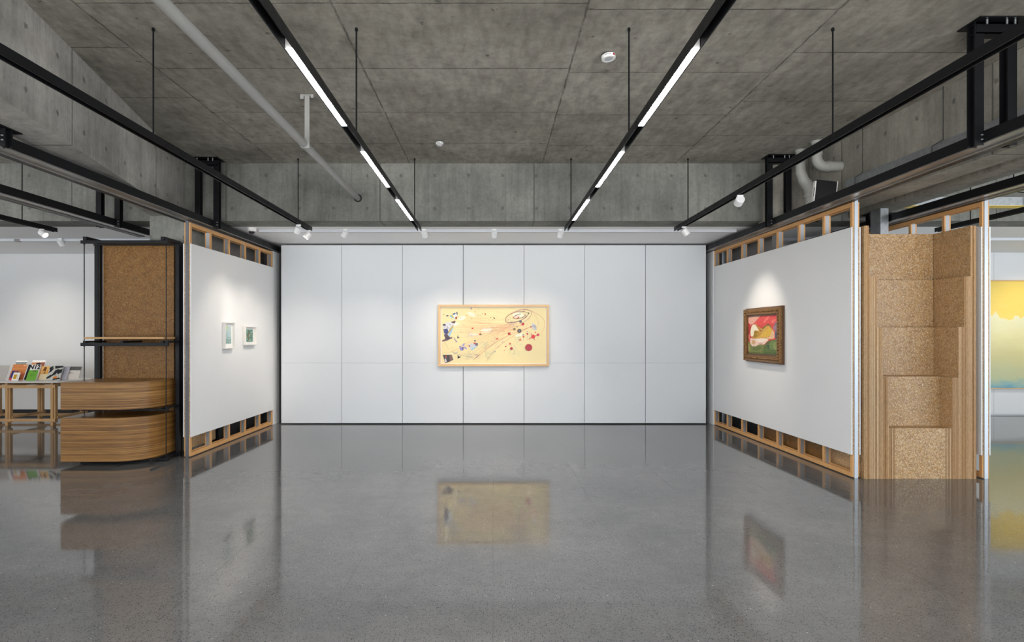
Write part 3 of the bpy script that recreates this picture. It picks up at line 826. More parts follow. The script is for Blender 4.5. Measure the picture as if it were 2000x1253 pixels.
# duct with the painting's yellow reflection coloured beneath, and the galvanised upright
dt = thing('air_duct', 'horizontal galvanised duct in the right room, yellow reflection coloured on its underside', 'duct', (5.95, 9.10, 3.70))
bx('duct_body', .07, 3.3, 0, .18, .0, .13, M['galv'], dt, .003); bx('underside_reflection', .07, 3.3, -.002, .18, -.006, -.0005, M['yellow'], dt)
bm = bmesh.new(); tube(bm, [(1.8, -.03, .74), (1.8, -.03, .2), (2.0, -.03, .18), (2.0, -.03, -.04)], .009, 6); finish('hanger_wire', bm, M['steel'], dt)
gp = thing('galvanised_duct', 'upright galvanised box duct rising behind the niche', 'duct', (5.66, 8.9, 0))
bx('duct_body', 0, .118, .0, .24, 0, ZB + .05, M['galv'], gp, .003); bx('joint_frame', -.006, .124, -.006, .246, 3.2, 3.22, M['galv'], gp)

# ================================================================== pictures
def wallspace(parent, x, z, name, label, cat='picture', depth_off=0.):
    """place at local x along a wall-face empty; top-level object with world transform"""
    mw = parent.matrix_basis @ Matrix.Translation((x, -depth_off, z))
    o = bpy.data.objects.new(name, None); COL.objects.link(o); o.matrix_basis = mw; o['label'] = label; o['category'] = cat
    return o
def mitred(w, h, fw, d, mat, name, parent, y0=0., bevel=.0015):
    """four-sided frame, outer size w x h centred at origin, facing -y, from y0 back to y0 + d"""
    bm = bmesh.new(); W2, H2 = w / 2, h / 2
    o = [(-W2, -H2), (W2, -H2), (W2, H2), (-W2, H2)]; i_ = [(-W2 + fw, -H2 + fw), (W2 - fw, -H2 + fw), (W2 - fw, H2 - fw), (-W2 + fw, H2 - fw)]
    for k in range(4):
        q = (k + 1) % 4; poly = [o[k], o[q], i_[q], i_[k]]
        hexa(bm, [(x, y0, z) for x, z in poly], [(x, y0 + d, z) for x, z in poly])
    return finish(name, bm, mat, parent, bevel)
# --- large picture on the back wall
BP = thing('framed_picture', 'wide pale yellow abstract picture with red discs in a maple frame', 'picture', (0, 12.035, 1.752))
BP.location.x = .01
mitred(2.175, 1.21, .042, .06, M['frame_wood'], 'frame', BP, -.062)
bx('backing', -1.05, 1.05, -.012, -.001, -.57, .57, M['mat'], BP)
bx('mount', -1.047, 1.047, -.016, -.012, -.564, .564, M['mat'], BP)
w, h = 2.06, 1.10
A = Art(w, h, (240, 222, 164)); R = random.Random(11)
def UV(px, py):   # crop pixels of the reference sheet -> sheet metres
    return ((px - 175) / (1815 - 175) * w, h - (py - 175) / (1040 - 175) * h)
def PL_(pts): return [UV(*p) for p in pts]
def bez(p0, p1, p2, p3, n=18):
    return [tuple((1 - t) ** 3 * a + 3 * (1 - t) ** 2 * t * b + 3 * (1 - t) * t * t * c + t ** 3 * d for a, b, c, d in zip(p0, p1, p2, p3)) for t in [i / n for i in range(n + 1)]]
# soft pale clouds
for cx_, cy_, r_, c_ in ((900, 520, 95, (250, 240, 214)), (520, 330, 60, (252, 244, 220)), (640, 280, 55, (250, 240, 216)), (1390, 590, 70, (250, 240, 214)), (420, 440, 50, (252, 246, 226)), (1380, 300, 85, (250, 242, 214)), (680, 600, 60, (248, 234, 206)), (300, 900, 60, (249, 236, 190))):
    for t in range(5):
        x_, y_ = UV(cx_ + R.uniform(-40, 40), cy_ + R.uniform(-20, 20)); A.circ(x_, y_, r_ / 1640 * w * R.uniform(.35, .8), c_, 16, .5, .12)
# pale green blotches of fine drawing
def scribble(cx_, cy_, sx, sy, n, col, wd=.0022, seg=5, ln=22):
    for _ in range(n):
        x_, y_ = cx_ + R.gauss(0, sx), cy_ + R.gauss(0, sy); pts = [(x_, y_)]; a = R.uniform(0, 6.28)
        for _ in range(seg):
            a += R.uniform(-1.2, 1.2); x_ += ln * math.cos(a) * R.uniform(.4, 1); y_ += ln * math.sin(a) * R.uniform(.4, 1)
            pts.append((min(1805, max(182, x_)), min(1032, max(182, y_))))
        A.line(PL_(pts), wd, col)
for a in ((1290, 860, 45, 50, 26, (160, 178, 150)), (920, 900, 55, 50, 30, (150, 172, 150)), (870, 740, 40, 30, 20, (160, 180, 150)), (730, 300, 60, 60, 24, (176, 188, 150)), (1380, 660, 45, 40, 20, (168, 184, 160)), (1100, 720, 80, 40, 34, (190, 160, 150)), (1270, 400, 45, 40, 26, (120, 130, 150)), (990, 540, 90, 40, 26, (200, 176, 140)), (650, 610, 55, 30, 18, (190, 170, 180)), (1030, 290, 80, 30, 12, (196, 196, 140)), (620, 930, 70, 30, 20, (150, 160, 160)), (1430, 800, 60, 70, 14, (190, 200, 150))):
    scribble(*a)
# sweep of fine coral lines from the right focus
for i in range(46):
    x0, y0 = 1560 - R.uniform(0, 330), 470 + R.uniform(-60, 60); tx, ty = R.uniform(200, 900), 330 + i * 15 + R.uniform(-20, 20)
    tx = max(190, tx - 120); ty = min(1015, ty)
    c_ = R.choice([(228, 158, 120), (234, 174, 124), (218, 130, 108), (230, 186, 130), (200, 164, 150)])
    A.line(bez(UV(x0, y0), UV((x0 * 2 + tx) / 3, y0 + (ty - y0) * .15), UV((x0 + tx * 2) / 3, y0 + (ty - y0) * .75), UV(tx, ty), 12), R.choice([.0012, .0016, .0024]), c_)
for i in range(16):
    yy = 290 + i * 16
    A.line(PL_([(R.uniform(400, 600), yy), (R.uniform(900, 1250), yy + R.uniform(-25, 35))]), .0018, R.choice([(236, 170, 110), (240, 190, 120), (228, 150, 110)]))
for p in (((240, 320), (700, 130), (1250, 290)), ((300, 350), (650, 170), (1100, 260))):
    A.line(bez(UV(*p[0]), UV(*p[1]), UV(*p[1]), UV(*p[2])), .002, (222, 170, 120))
A.line(bez(UV(690, 980), UV(900, 800), UV(1040, 660), UV(1560, 480)), .005, (206, 90, 80)); A.line(bez(UV(880, 1005), UV(1000, 820), UV(1120, 700), UV(1560, 480)), .004, (206, 90, 80))
A.line(PL_([(1200, 1010), (1340, 905)]), .002, (170, 180, 190)); A.line(bez(UV(1340, 905), UV(1400, 870), UV(1440, 880), UV(1460, 940)), .002, (170, 180, 150))
# orbit loops
def orbit(cx_, cy_, a_, b_, rot, a0, a1, wd, col, n=40):
    pts = []
    for i in range(n + 1):
        t = math.radians(a0 + (a1 - a0) * i / n); x_, y_ = a_ * math.cos(t), b_ * math.sin(t); r_ = math.radians(rot)
        pts.append(UV(cx_ + x_ * math.cos(r_) - y_ * math.sin(r_), cy_ + x_ * math.sin(r_) + y_ * math.cos(r_)))
    A.line(pts, wd, col)
orbit(1350, 320, 180, 75, -18, 20, 330, .009, (150, 50, 80)); orbit(1380, 320, 165, 62, -18, -80, 150, .006, (70, 60, 120))
orbit(1400, 310, 95, 32, -14, -20, 290, .010, (72, 60, 110)); orbit(1350, 325, 48, 20, -8, 0, 360, .008, (210, 90, 80))
orbit(1400, 320, 200, 100, -22, -120, 100, .005, (110, 60, 120))
A.line(bez(UV(1390, 208), UV(1560, 190), UV(1800, 300), UV(1800, 420)), .004, (190, 80, 90)); A.line(bez(UV(1800, 420), UV(1800, 500), UV(1760, 550), UV(1720, 590)), .003, (200, 120, 110))
A.line(bez(UV(1600, 250), UV(1690, 320), UV(1720, 420), UV(1680, 490)), .003, (206, 130, 120)); A.line(bez(UV(1265, 270), UV(1330, 190), UV(1500, 190), UV(1610, 235)), .003, (200, 110, 110))
A.line(PL_([(1615, 222), (1560, 340), (1500, 480)]), .002, (226, 140, 110))
# collage fragments at the left
A.poly(PL_([(305, 305), (420, 245), (428, 300), (400, 362), (340, 335)]), (226, 224, 214)); A.poly(PL_([(305, 305), (325, 290), (395, 355), (330, 330)]), (140, 190, 214)); A.poly(PL_([(395, 320), (425, 312), (422, 352), (392, 356)]), (170, 84, 50)); A.poly(PL_([(330, 292), (348, 284), (372, 330), (356, 336)]), (206, 186, 30)); A.poly(PL_([(408, 250), (428, 240), (430, 290), (418, 285)]), (40, 44, 80)); A.poly(PL_([(350, 270), (395, 255), (400, 275), (360, 290)]), (60, 90, 140))
A.poly(PL_([(190, 440), (260, 405), (395, 378), (400, 400), (350, 500), (300, 625), (250, 640), (215, 560)]), (214, 212, 214))
A.poly(PL_([(330, 395), (395, 378), (400, 398), (380, 420), (335, 412)]), (104, 58, 36)); A.poly(PL_([(250, 590), (350, 450), (372, 455), (270, 605)]), (196, 162, 40)); A.poly(PL_([(275, 600), (355, 480), (370, 470), (310, 620)]), (150, 190, 222))
A.poly(PL_([(205, 510), (270, 500), (290, 560), (250, 600), (215, 565)]), (54, 56, 120)); A.poly(PL_([(190, 440), (230, 425), (250, 450), (215, 462)]), (60, 50, 70)); A.poly(PL_([(212, 590), (265, 590), (320, 640), (300, 670), (240, 660)]), (78, 56, 74))
A.poly(PL_([(178, 690), (230, 660), (340, 628), (350, 648), (260, 690), (200, 704)]), (116, 84, 90)); A.poly(PL_([(240, 650), (300, 640), (310, 660), (250, 672)]), (40, 36, 50))
for i in range(26):
    x_, y_ = R.uniform(215, 370), R.uniform(400, 640)
    if x_ - 200 < (700 - y_) * .8: A.line(PL_([(x_, y_), (x_ + R.uniform(-22, 22), y_ + R.uniform(-30, 30))]), R.uniform(.003, .007), R.choice([(30, 30, 46), (240, 238, 232), (80, 70, 110), (60, 60, 90)]))
A.poly(PL_([(195, 908), (340, 905), (366, 985), (290, 1022), (235, 1036)]), (58, 46, 48)); A.poly(PL_([(300, 910), (340, 906), (350, 990), (312, 1005)]), (120, 84, 76)); A.poly(PL_([(232, 920), (260, 918), (262, 960), (238, 955)]), (150, 74, 44)); A.poly(PL_([(225, 985), (245, 960), (262, 1018), (240, 1028)]), (206, 206, 208)); A.line(PL_([(200, 915), (240, 1030)]), .008, (130, 130, 140)); A.line(PL_([(345, 940), (362, 985), (300, 1015)]), .007, (150, 140, 150))
# mid fragments
A.poly(PL_([(605, 750), (640, 730), (750, 738), (745, 775), (650, 835), (615, 800)]), (206, 206, 210)); A.poly(PL_([(690, 720), (750, 728), (748, 768), (712, 764)]), (110, 100, 120)); A.poly(PL_([(640, 828), (700, 785), (720, 790), (655, 838)]), (140, 200, 220))
A.poly(PL_([(455, 770), (485, 775), (530, 830), (500, 846), (468, 835)]), (150, 140, 196)); A.poly(PL_([(500, 760), (535, 722), (545, 740), (520, 780)]), (160, 150, 204)); A.poly(PL_([(515, 775), (575, 800), (570, 825), (530, 800)]), (160, 150, 204)); A.poly(PL_([(500, 790), (525, 790), (522, 825), (498, 822)]), (80, 70, 120))
A.poly(PL_([(430, 905), (450, 930), (485, 940), (430, 970)]), (36, 34, 44)); A.poly(PL_([(430, 595), (440, 630), (468, 635), (425, 655)]), (70, 60, 60)); A.poly(PL_([(365, 635), (380, 645), (425, 705), (415, 715), (395, 690)]), (140, 124, 176))
A.poly(PL_([(1590, 420), (1640, 425), (1672, 490), (1660, 530), (1600, 500)]), (206, 204, 206)); scribble(1630, 470, 16, 20, 16, (120, 116, 130), .003, 3, 14)
A.poly(PL_([(640, 170), (655, 180), (650, 210), (636, 190)]), (120, 110, 130)); A.poly(PL_([(245, 300), (275, 290), (295, 300), (262, 315)]), (70, 80, 90)); A.poly(PL_([(990, 325), (1005, 325), (1018, 352), (1002, 350)]), (60, 60, 60)); A.poly(PL_([(925, 328), (965, 324), (950, 332)]), (90, 110, 60))
for i in range(60):
    x_, y_ = R.choice([(R.uniform(180, 520), R.uniform(700, 1000)), (R.uniform(560, 800), R.uniform(880, 970)), (R.uniform(900, 1300), R.uniform(500, 800)), (R.uniform(600, 1100), R.uniform(300, 600))])
    A.line(PL_([(x_, y_), (x_ + R.uniform(-16, 16), y_ + R.uniform(-12, 12))]), R.uniform(.002, .005), R.choice([(70, 60, 60), (60, 60, 110), (90, 110, 90), (150, 60, 50)]))
A.line(PL_([(372, 892), (445, 862)]), .005, (60, 60, 140)); A.line(PL_([(330, 855), (480, 915), (620, 940)]), .004, (90, 90, 140)); A.line(PL_([(700, 965), (770, 905)]), .005, (60, 60, 130)); A.line(PL_([(690, 905), (750, 912)]), .004, (60, 60, 130)); A.line(PL_([(228, 715), (285, 805)]), .003, (110, 110, 120)); A.line(bez(UV(380, 880), UV(330, 860), UV(360, 840), UV(420, 820)), .002, (120, 120, 120))
for x_ in (1463, 1525, 1565): A.line(PL_([(x_, 545 if x_ == 1565 else 600), (x_, 690)]), .003, (120, 124, 140))
# discs
for x_, y_, r_, c_ in ((1546, 794, 56, (178, 20, 40)), (1275, 809, 22, (164, 30, 40)), (1186, 776, 11, (200, 40, 60)), (1400, 536, 33, (84, 72, 74)), (1322, 509, 20, (128, 98, 60)), (1364, 473, 10, (150, 120, 80)), (1418, 391, 21, (96, 92, 104)), (1546, 262, 11, (80, 70, 50)), (1617, 625, 32, (224, 48, 58)), (1692, 598, 22, (226, 70, 92)), (1652, 560, 10, (226, 60, 70)), (1458, 428, 20, (186, 34, 44)), (1238, 580, 20, (110, 40, 44)), (865, 275, 11, (196, 30, 44)), (822, 266, 6, (210, 60, 60)), (615, 771, 11, (190, 30, 40)), (1525, 582, 14, (214, 30, 40)), (1460, 597, 10, (120, 130, 170)), (1523, 550, 8, (120, 130, 180)), (472, 340, 7, (216, 50, 30)), (570, 296, 6, (230, 90, 60)), (528, 444, 5, (220, 60, 60)), (704, 238, 7, (220, 120, 60)), (1382, 330, 10, (200, 70, 60)), (1163, 843, 6, (190, 60, 60)), (795, 592, 12, (30, 120, 70)), (703, 690, 13, (30, 90, 60)), (1157, 548, 5, (60, 50, 50)), (215, 285, 7, (40, 60, 30)), (1020, 858, 8, (90, 100, 160)), (1580, 474, 12, (196, 60, 90)), (484, 540, 5, (200, 60, 40))):
    x2, y2 = UV(x_, y_); A.circ(x2, y2, r_ / 1640 * w, c_)
x2, y2 = UV(1400, 536); A.circ(x2, y2, .018, (130, 124, 126)); A.circ(x2, y2, .009, (84, 72, 74))
RED = (214, 28, 34)
def cross(cx_, cy_, s_, a_): 
    for q in (a_, a_ + 95):
        dx, dy = s_ * math.cos(math.radians(q)), s_ * math.sin(math.radians(q)); A.line(PL_([(cx_ - dx, cy_ - dy), (cx_ + dx, cy_ + dy)]), .011, RED)
for c_ in ((1448, 436, 26, 60), (1052, 660, 25, 35), (1466, 626, 20, 40), (1412, 674, 22, 10), (1252, 735, 22, 50), (1245, 578, 26, 40), (695, 728, 18, 20)): cross(*c_)
A.poly(PL_([(765, 600), (780, 570), (795, 562), (785, 600)]), RED); A.poly(PL_([(650, 490), (680, 486), (682, 500), (655, 510)]), RED); A.poly(PL_([(1512, 590), (1530, 572), (1536, 598)]), RED)
for a_ in ((1617, 625, 1580, 575), (1617, 625, 1545, 665), (1617, 625, 1640, 680), (1617, 625, 1690, 600)): A.line(PL_([(a_[0], a_[1]), (a_[2], a_[3])]), .011, RED)
for i in range(30):
    x2, y2 = UV(R.uniform(190, 1800), R.uniform(190, 1020)); A.circ(x2, y2, R.uniform(.0015, .003), R.choice([(120, 80, 60), (60, 60, 60), (190, 60, 50)]), 8)
A.build('artwork', M['art'], BP, (-w / 2, -.0165, -h / 2))
bx('picture_glass', -1.045, 1.045, -.046, -.044, -.562, .562, M['glass'], BP)

# --- gilt framed painting on the right partition
xr_mid = LR - 2.26                       # along the right wall from its far end
GP = wallspace(PR, 0, 0, 'framed_painting', 'red, yellow and green oil painting in a carved gilt frame', 'painting')
# frame width 1.27 m, height .86 m
yc = 9.79; lx = (12.0 - yc)
GP.matrix_basis = PR.matrix_basis @ Matrix.Translation((lx, -.002, 1.765))
fwid, fhei = 1.27, .86
mitred(fwid - .03, fhei + .03, .06, .05, M['bronze'], 'rear_frame', GP, -.048)
mitred(fwid, fhei, .10, .036, M['gold'], 'frame', GP, -.084, .006)
mitred(fwid - .2, fhei - .2, .025, .02, M['bronze'], 'slip', GP, -.064)
bm = bmesh.new()
def bead(bm, x, z, r, y): 
    q = bmesh.ops.create_icosphere(bm, subdivisions=1, radius=r, matrix=Matrix.Translation((x, y, z)) @ Matrix.Diagonal((1.25, .6, .9, 1)))
nx_ = 24
for i in range(nx_):
    x_ = -fwid / 2 + .05 + (fwid - .10) * i / (nx_ - 1)
    bead(bm, x_, fhei / 2 - .052, .021, -.086); bead(bm, x_, -fhei / 2 + .052, .021, -.086)
for i in range(1, 15):
    z_ = -fhei / 2 + .05 + (fhei - .10) * i / 15
    bead(bm, -fwid / 2 + .052, z_, .021, -.086); bead(bm, fwid / 2 - .052, z_, .021, -.086)
for f in bm.faces: f.smooth = True
finish('carving', bm, M['gold'], GP, sharp=False)
w, h = 1.04, .63
A = Art(w, h, (206, 66, 60))
def Q(px, py):  # crop coordinates -> canvas; canvas quad (215,320)-(700,290) top, (215,1015)-(705,1030) bottom
    u = (px - 215) / 488; v0 = 320 + (290 - 320) * u; v1 = 1015 + 15 * u
    u = (px - 215) / (488 + 0.0)
    # undo the foreshortening along the wall (left end is the far one)
    tt = u * 1.0 / (1.0 + .12 * (1 - u))
    return (min(1, max(0, tt)) * w, h * (1 - min(1, max(0, (py - v0) / (v1 - v0)))))
def QP(p): return [Q(*a) for a in p]
A.poly([(0, 0), (w, 0), (w, h * .26), (0, h * .24)], (92, 106, 46))
A.soft(QP([(215, 320), (455, 300), (400, 370), (345, 430), (300, 470), (250, 470), (215, 430)]), (230, 170, 150))
A.soft(QP([(455, 300), (700, 290), (705, 400), (640, 470), (560, 440), (470, 520), (400, 470), (340, 440), (400, 360)]), (216, 74, 72))
A.soft(QP([(540, 340), (590, 310), (570, 370), (500, 450), (480, 430)]), (232, 120, 110)); A.soft(QP([(600, 400), (690, 360), (660, 430), (620, 460)]), (226, 110, 104)); A.soft(QP([(590, 300), (700, 292), (700, 330), (610, 340)]), (204, 66, 66))
A.soft(QP([(215, 470), (285, 470), (262, 560), (250, 640), (262, 700), (240, 770), (215, 775)]), (186, 62, 56)); A.soft(QP([(218, 560), (240, 555), (238, 650), (220, 655)]), (150, 50, 50)); A.soft(QP([(225, 655), (250, 650), (255, 740), (230, 755)]), (224, 130, 110))
A.soft(QP([(650, 450), (705, 410), (705, 560), (660, 560)]), (120, 110, 120)); A.soft(QP([(630, 510), (670, 480), (700, 560), (690, 600), (650, 580)]), (150, 116, 130)); A.soft(QP([(660, 590), (705, 560), (705, 740), (665, 735)]), (104, 104, 124)); A.soft(QP([(668, 600), (690, 590), (690, 730), (668, 730)]), (60, 64, 100))
A.soft(QP([(330, 465), (360, 455), (430, 520), (470, 555), (500, 500), (560, 450), (600, 480), (625, 560), (655, 600), (660, 730), (560, 740), (450, 720), (330, 740), (290, 700), (270, 560), (290, 490)]), (206, 160, 70))
A.soft(QP([(560, 450), (600, 480), (620, 570), (600, 520), (560, 475), (505, 545), (470, 570), (470, 545), (510, 495)]), (110, 98, 44))
A.soft(QP([(590, 520), (615, 580), (610, 680), (520, 690), (440, 700), (500, 610)]), (214, 172, 60)); A.soft(QP([(620, 560), (655, 600), (662, 725), (590, 735), (530, 705), (600, 690)]), (224, 178, 140))
A.soft(QP([(350, 460), (390, 480), (460, 560), (455, 580), (420, 575), (380, 500)]), (186, 128, 60)); A.soft(QP([(420, 572), (455, 588), (490, 572), (465, 602), (435, 596)]), (120, 40, 30))
A.soft(QP([(275, 540), (290, 490), (325, 470), (360, 480), (400, 560), (420, 590), (370, 580), (340, 620), (310, 690), (275, 700), (258, 630)]), (240, 228, 200)); A.soft(QP([(330, 590), (370, 575), (410, 600), (440, 640), (400, 690), (350, 730), (310, 700), (330, 650)]), (160, 124, 36)); A.soft(QP([(370, 625), (430, 610), (470, 625), (440, 680), (390, 690)]), (190, 140, 50))
A.soft(QP([(258, 715), (330, 740), (450, 720), (540, 722), (580, 745), (530, 800), (500, 845), (430, 830), (380, 870), (330, 885), (280, 870), (252, 800)]), (232, 200, 180)); A.soft(QP([(350, 750), (470, 728), (560, 740), (510, 790), (400, 800)]), (240, 222, 204)); A.soft(QP([(290, 760), (340, 760), (358, 810), (330, 845), (290, 830)]), (206, 160, 110)); A.soft(QP([(400, 830), (440, 800), (505, 835), (440, 838)]), (214, 160, 150))
A.soft(QP([(215, 780), (248, 790), (275, 870), (330, 890), (400, 850), (440, 835), (505, 850), (490, 930), (470, 1022), (215, 1015)]), (120, 128, 66)); A.soft(QP([(215, 820), (245, 830), (260, 960), (235, 980), (215, 960)]), (160, 158, 96)); A.soft(QP([(300, 910), (400, 870), (470, 880), (420, 960), (320, 960)]), (96, 110, 50))
A.soft(QP([(470, 1022), (490, 920), (520, 830), (570, 770), (640, 745), (704, 742), (706, 1030)]), (84, 104, 46)); A.soft(QP([(560, 850), (610, 770), (690, 750), (680, 830), (650, 910), (600, 930)]), (106, 130, 70)); A.soft(QP([(540, 830), (575, 810), (590, 900), (565, 920)]), (50, 76, 56)); A.soft(QP([(640, 800), (690, 780), (690, 930), (640, 930)]), (136, 146, 84)); A.soft(QP([(480, 1000), (600, 960), (700, 980), (705, 1028), (480, 1022)]), (70, 90, 40)); A.soft(QP([(215, 980), (460, 985), (468, 1022), (215, 1015)]), (90, 104, 44))
RB = random.Random(21)
for _ in range(120):    # loose brush strokes following the colour beneath
    x_, z_ = RB.uniform(.03, w - .03), RB.uniform(.02, h - .02); up_ = z_ / h; u_ = x_ / w
    if up_ > .72 or (up_ > .55 and u_ < .10): c_ = RB.choice([(214, 84, 80), (204, 66, 62), (224, 106, 96), (212, 76, 70)] if u_ > .35 else [(232, 176, 156), (226, 164, 146), (220, 150, 132)])
    elif up_ < .22 + .12 * max(0, (u_ - .55) * 3): c_ = RB.choice([(98, 114, 54), (112, 124, 62), (84, 102, 46), (122, 132, 72)])
    else: continue
    a_ = RB.uniform(-.5, .9) if up_ > .5 else RB.uniform(-.3, .6); l_ = RB.uniform(.03, .09)
    A.line([(x_, z_), (min(w, x_ + l_ * math.cos(a_)), min(h, max(0, z_ + l_ * math.sin(a_))))], RB.uniform(.004, .009), c_)
A.build('canvas', M['artp'], GP, (-w / 2, -.050, -h / 2))

# --- two small white framed pictures on the left partition
def smallpic(xc, zc, W_, H_, art, aw, ah, label, az=0., sc=.66):
    g = bpy.data.objects.new('framed_picture', None); COL.objects.link(g); g['label'] = label; g['category'] = 'picture'
    g.matrix_basis = PL.matrix_basis @ Matrix.Translation((xc, -.002, zc))
    mitred(W_, H_, .014, .052, M['whiteframe'], 'frame', g, -.054)
    bx('mount', -W_ / 2 + .013, W_ / 2 - .013, -.016, -.004, -H_ / 2 + .013, H_ / 2 - .013, M['mat'], g)
    k_ = W_ * sc / aw; a_ = art.build('artwork', M['art'], g, (-aw * k_ / 2, -.0165, -ah / 2 + az)); a_.scale = (k_, 1, 1)
    bx('picture_glass', -W_ / 2 + .014, W_ / 2 - .014, -.046, -.044, -H_ / 2 + .014, H_ / 2 - .014, M['glass'], g)
a1, a2 = .185, .285
A = Art(.20, .285, (184, 206, 208)); R = random.Random(3)
for i in range(26): A.circ(R.uniform(.02, .10), R.uniform(.23, .275), R.uniform(.006, .014), R.choice([(196, 208, 160), (200, 214, 170), (186, 204, 176)]), 10, 1, .2)
for i in range(190):
    y_ = abs(R.gauss(0, .07)); x_ = R.uniform(.006, .194)
    if y_ > .27: continue
    y_ = max(.006, y_); A.circ(x_, y_, R.uniform(.003, .009), R.choice([(110, 168, 150), (80, 146, 140), (210, 224, 214), (150, 190, 150), (130, 176, 190), (60, 120, 110)]), 8, 1, .3)
for i in range(30): A.circ(R.uniform(.02, .09), R.uniform(.08, .17), R.uniform(.003, .006), R.choice([(110, 170, 170), (130, 180, 190)]), 8, 1, .3)
smallpic(1.14, 1.757, .35, .43, A, .20, .285, 'small upright white framed picture with pale blue picture, left of the pair', .01)
A = Art(.30, .215, (96, 150, 130))
for i in range(150):
    A.circ(R.uniform(.012, .288), R.uniform(.012, .203), R.uniform(.006, .024), R.choice([(120, 190, 170), (88, 160, 150), (60, 96, 60), (96, 70, 40), (150, 200, 160), (70, 110, 60), (54, 120, 130), (110, 88, 50)]), 9, .8, .35)
for x_, y_, c_ in ((.06, .18, (150, 214, 200)), (.2, .185, (50, 120, 150)), (.16, .12, (214, 150, 110)), (.03, .09, (206, 140, 90)), (.15, .04, (216, 130, 100)), (.14, .10, (170, 214, 140)), (.13, .02, (190, 216, 160)), (.06, .05, (130, 200, 170))): A.circ(x_, y_, .016, c_, 10, 1, .2)
for i in range(5): A.line([(.02 + i * .05, .08), (.10 + i * .05, .16 - .02 * (i % 3))], .006, (70, 54, 34))
smallpic(1.98, 1.75, .46, .327, A, .30, .215, 'small wide white framed picture with dark green picture, right of the pair', .0)

# --- large yellow painting in the right room
YP = thing('framed_painting', 'large yellow and pale green painting in the right room', 'painting', (12.55, 13.345, 1.77))
mitred(3.6, 2.37, .018, .05, M['frame_wood'], 'frame', YP, -.052)
k = NT('yellow_field_painting'); x, y, z = k.sep()
nz = k.noise(k.comb(k.ma('MULTIPLY', x, 1.), 0., k.ma('MULTIPLY', z, .55)), scale=2.1, detail=9, rough=.66)
edge = k.ma('ADD', z, k.ma('MULTIPLY', k.ma('SUBTRACT', nz, .5), 1.1))
nn = k.noise(k.mapv(scale=(.9, 1, 3)), scale=2.0, detail=8, rough=.7)
low = k.ramp(k.ma('ADD', k.ma('DIVIDE', k.ma('ADD', z, 1.18), 2.36), k.ma('MULTIPLY', k.ma('SUBTRACT', nn, .5), .22)), (0, srgb(100, 162, 186)), (.035, srgb(146, 184, 182)), (.09, srgb(188, 196, 156)), (.3, srgb(206, 200, 144)), (.5, srgb(226, 220, 166)), (.7, srgb(234, 232, 196)))
fleck = k.mr(k.noise(scale=16, detail=5, rough=.7), .68, .72)
low = k.mix(k.ma('MULTIPLY', fleck, .6), low, srgb(110, 120, 90))
up = k.mix(nn, srgb(244, 208, 84), srgb(246, 222, 124))
k.set(k.mix(k.mr(edge, .40, .44), low, up), .4, 0, .4)
bm = bmesh.new(); box(bm, -1.78, 1.78, -.03, -.01, -1.165, 1.165); finish('canvas', bm, k.m, YP)

# ================================================================== book table
TB = thing('display_table', 'white topped pine display table with rounded end, carrying leaning books', 'table', (-9.0, 12.3, 0))
pts = [(-2.6, -.52), (.35, -.52)]
for j in range(1, 12): 
    t = -math.pi / 2 + math.pi * j / 12; pts.append((.35 + .42 * math.cos(t), .53 * math.sin(t)))
pts += [(.35, .52), (-2.6, .52)]
bm = bmesh.new(); prism(bm, pts, .835, .862); finish('tabletop', bm, M['tabletop'], TB, .003)
LX = [-1.32, -.43, .45]
for x_ in LX + [-2.2]:
    for y_, n_ in ((-.42, 0), (.42, 0)):
        lg = bx('leg', x_ - .05, x_ + .0, y_ - .045, y_ + .045, 0, .835, M['wood2'], TB, .003)
        bx('leg_batten', x_ + .002, x_ + .038, y_ - .03, y_ + .04, 0.06, .80, M['wood2'], lg, .003)
for y_ in (-.42, .42):
    bx('rail', -2.3, .5, y_ - .06, y_ - .045, .73, .79, M['wood2'], TB, .002)
    bx('stretcher', -2.3, .5, y_ - .06, y_ - .046, .085, .135, M['wood2'], TB, .002)
for x_ in LX:
    bx('stretcher', x_ + .04, x_ + .065, -.42, .46, .14, .18, M['wood2'], TB, .002)
    bx('rail', x_ + .04, x_ + .065, -.42, .46, .76, .80, M['wood2'], TB, .002)
def book(name, label, x, y, w, h, cover, tilt=24, th=.014, cat='book', lift=0., spine=(236, 234, 228), texts=()):
    r = thing(name, label, cat, (x, y, .8622 + th * math.sin(math.radians(tilt)) + lift), 0)
    r.rotation_euler = (math.radians(-tilt), 0, 0)
    c = NT('book_pages'); 
    bx('page_block', -w / 2 + .002, w / 2 - .003, .002, th - .002, .0015, h - .0015, M['mat'], r)
    bx('back_cover', -w / 2, w / 2, th - .002, th, 0, h, M['mat'], r)
    cover.build('cover', M['art'], r, (-w / 2, 0.0, 0))
    for body, s_, px, pz, mt, bold, sx in texts:
        me = text_mesh(body, s_, bold); me.materials.clear(); me.materials.append(mt)
        t = bpy.data.objects.new('lettering', me); COL.objects.link(t); t.parent = r
        t.location = (px - w / 2, -.004, pz); t.rotation_euler = (math.radians(90), 0, 0); t.scale = (sx, 1, 1)
    # little stand behind
    bm = bmesh.new(); hh = h * .55
    box(bm, -.02, .02, th, th + .004, .0, hh)
    s_ = finish('stand', bm, M['plast'], r)
    return r
def XB(px, Y=12.15): return (px - 963) * Y / 1190
R = random.Random(5)
Yb = 12.1
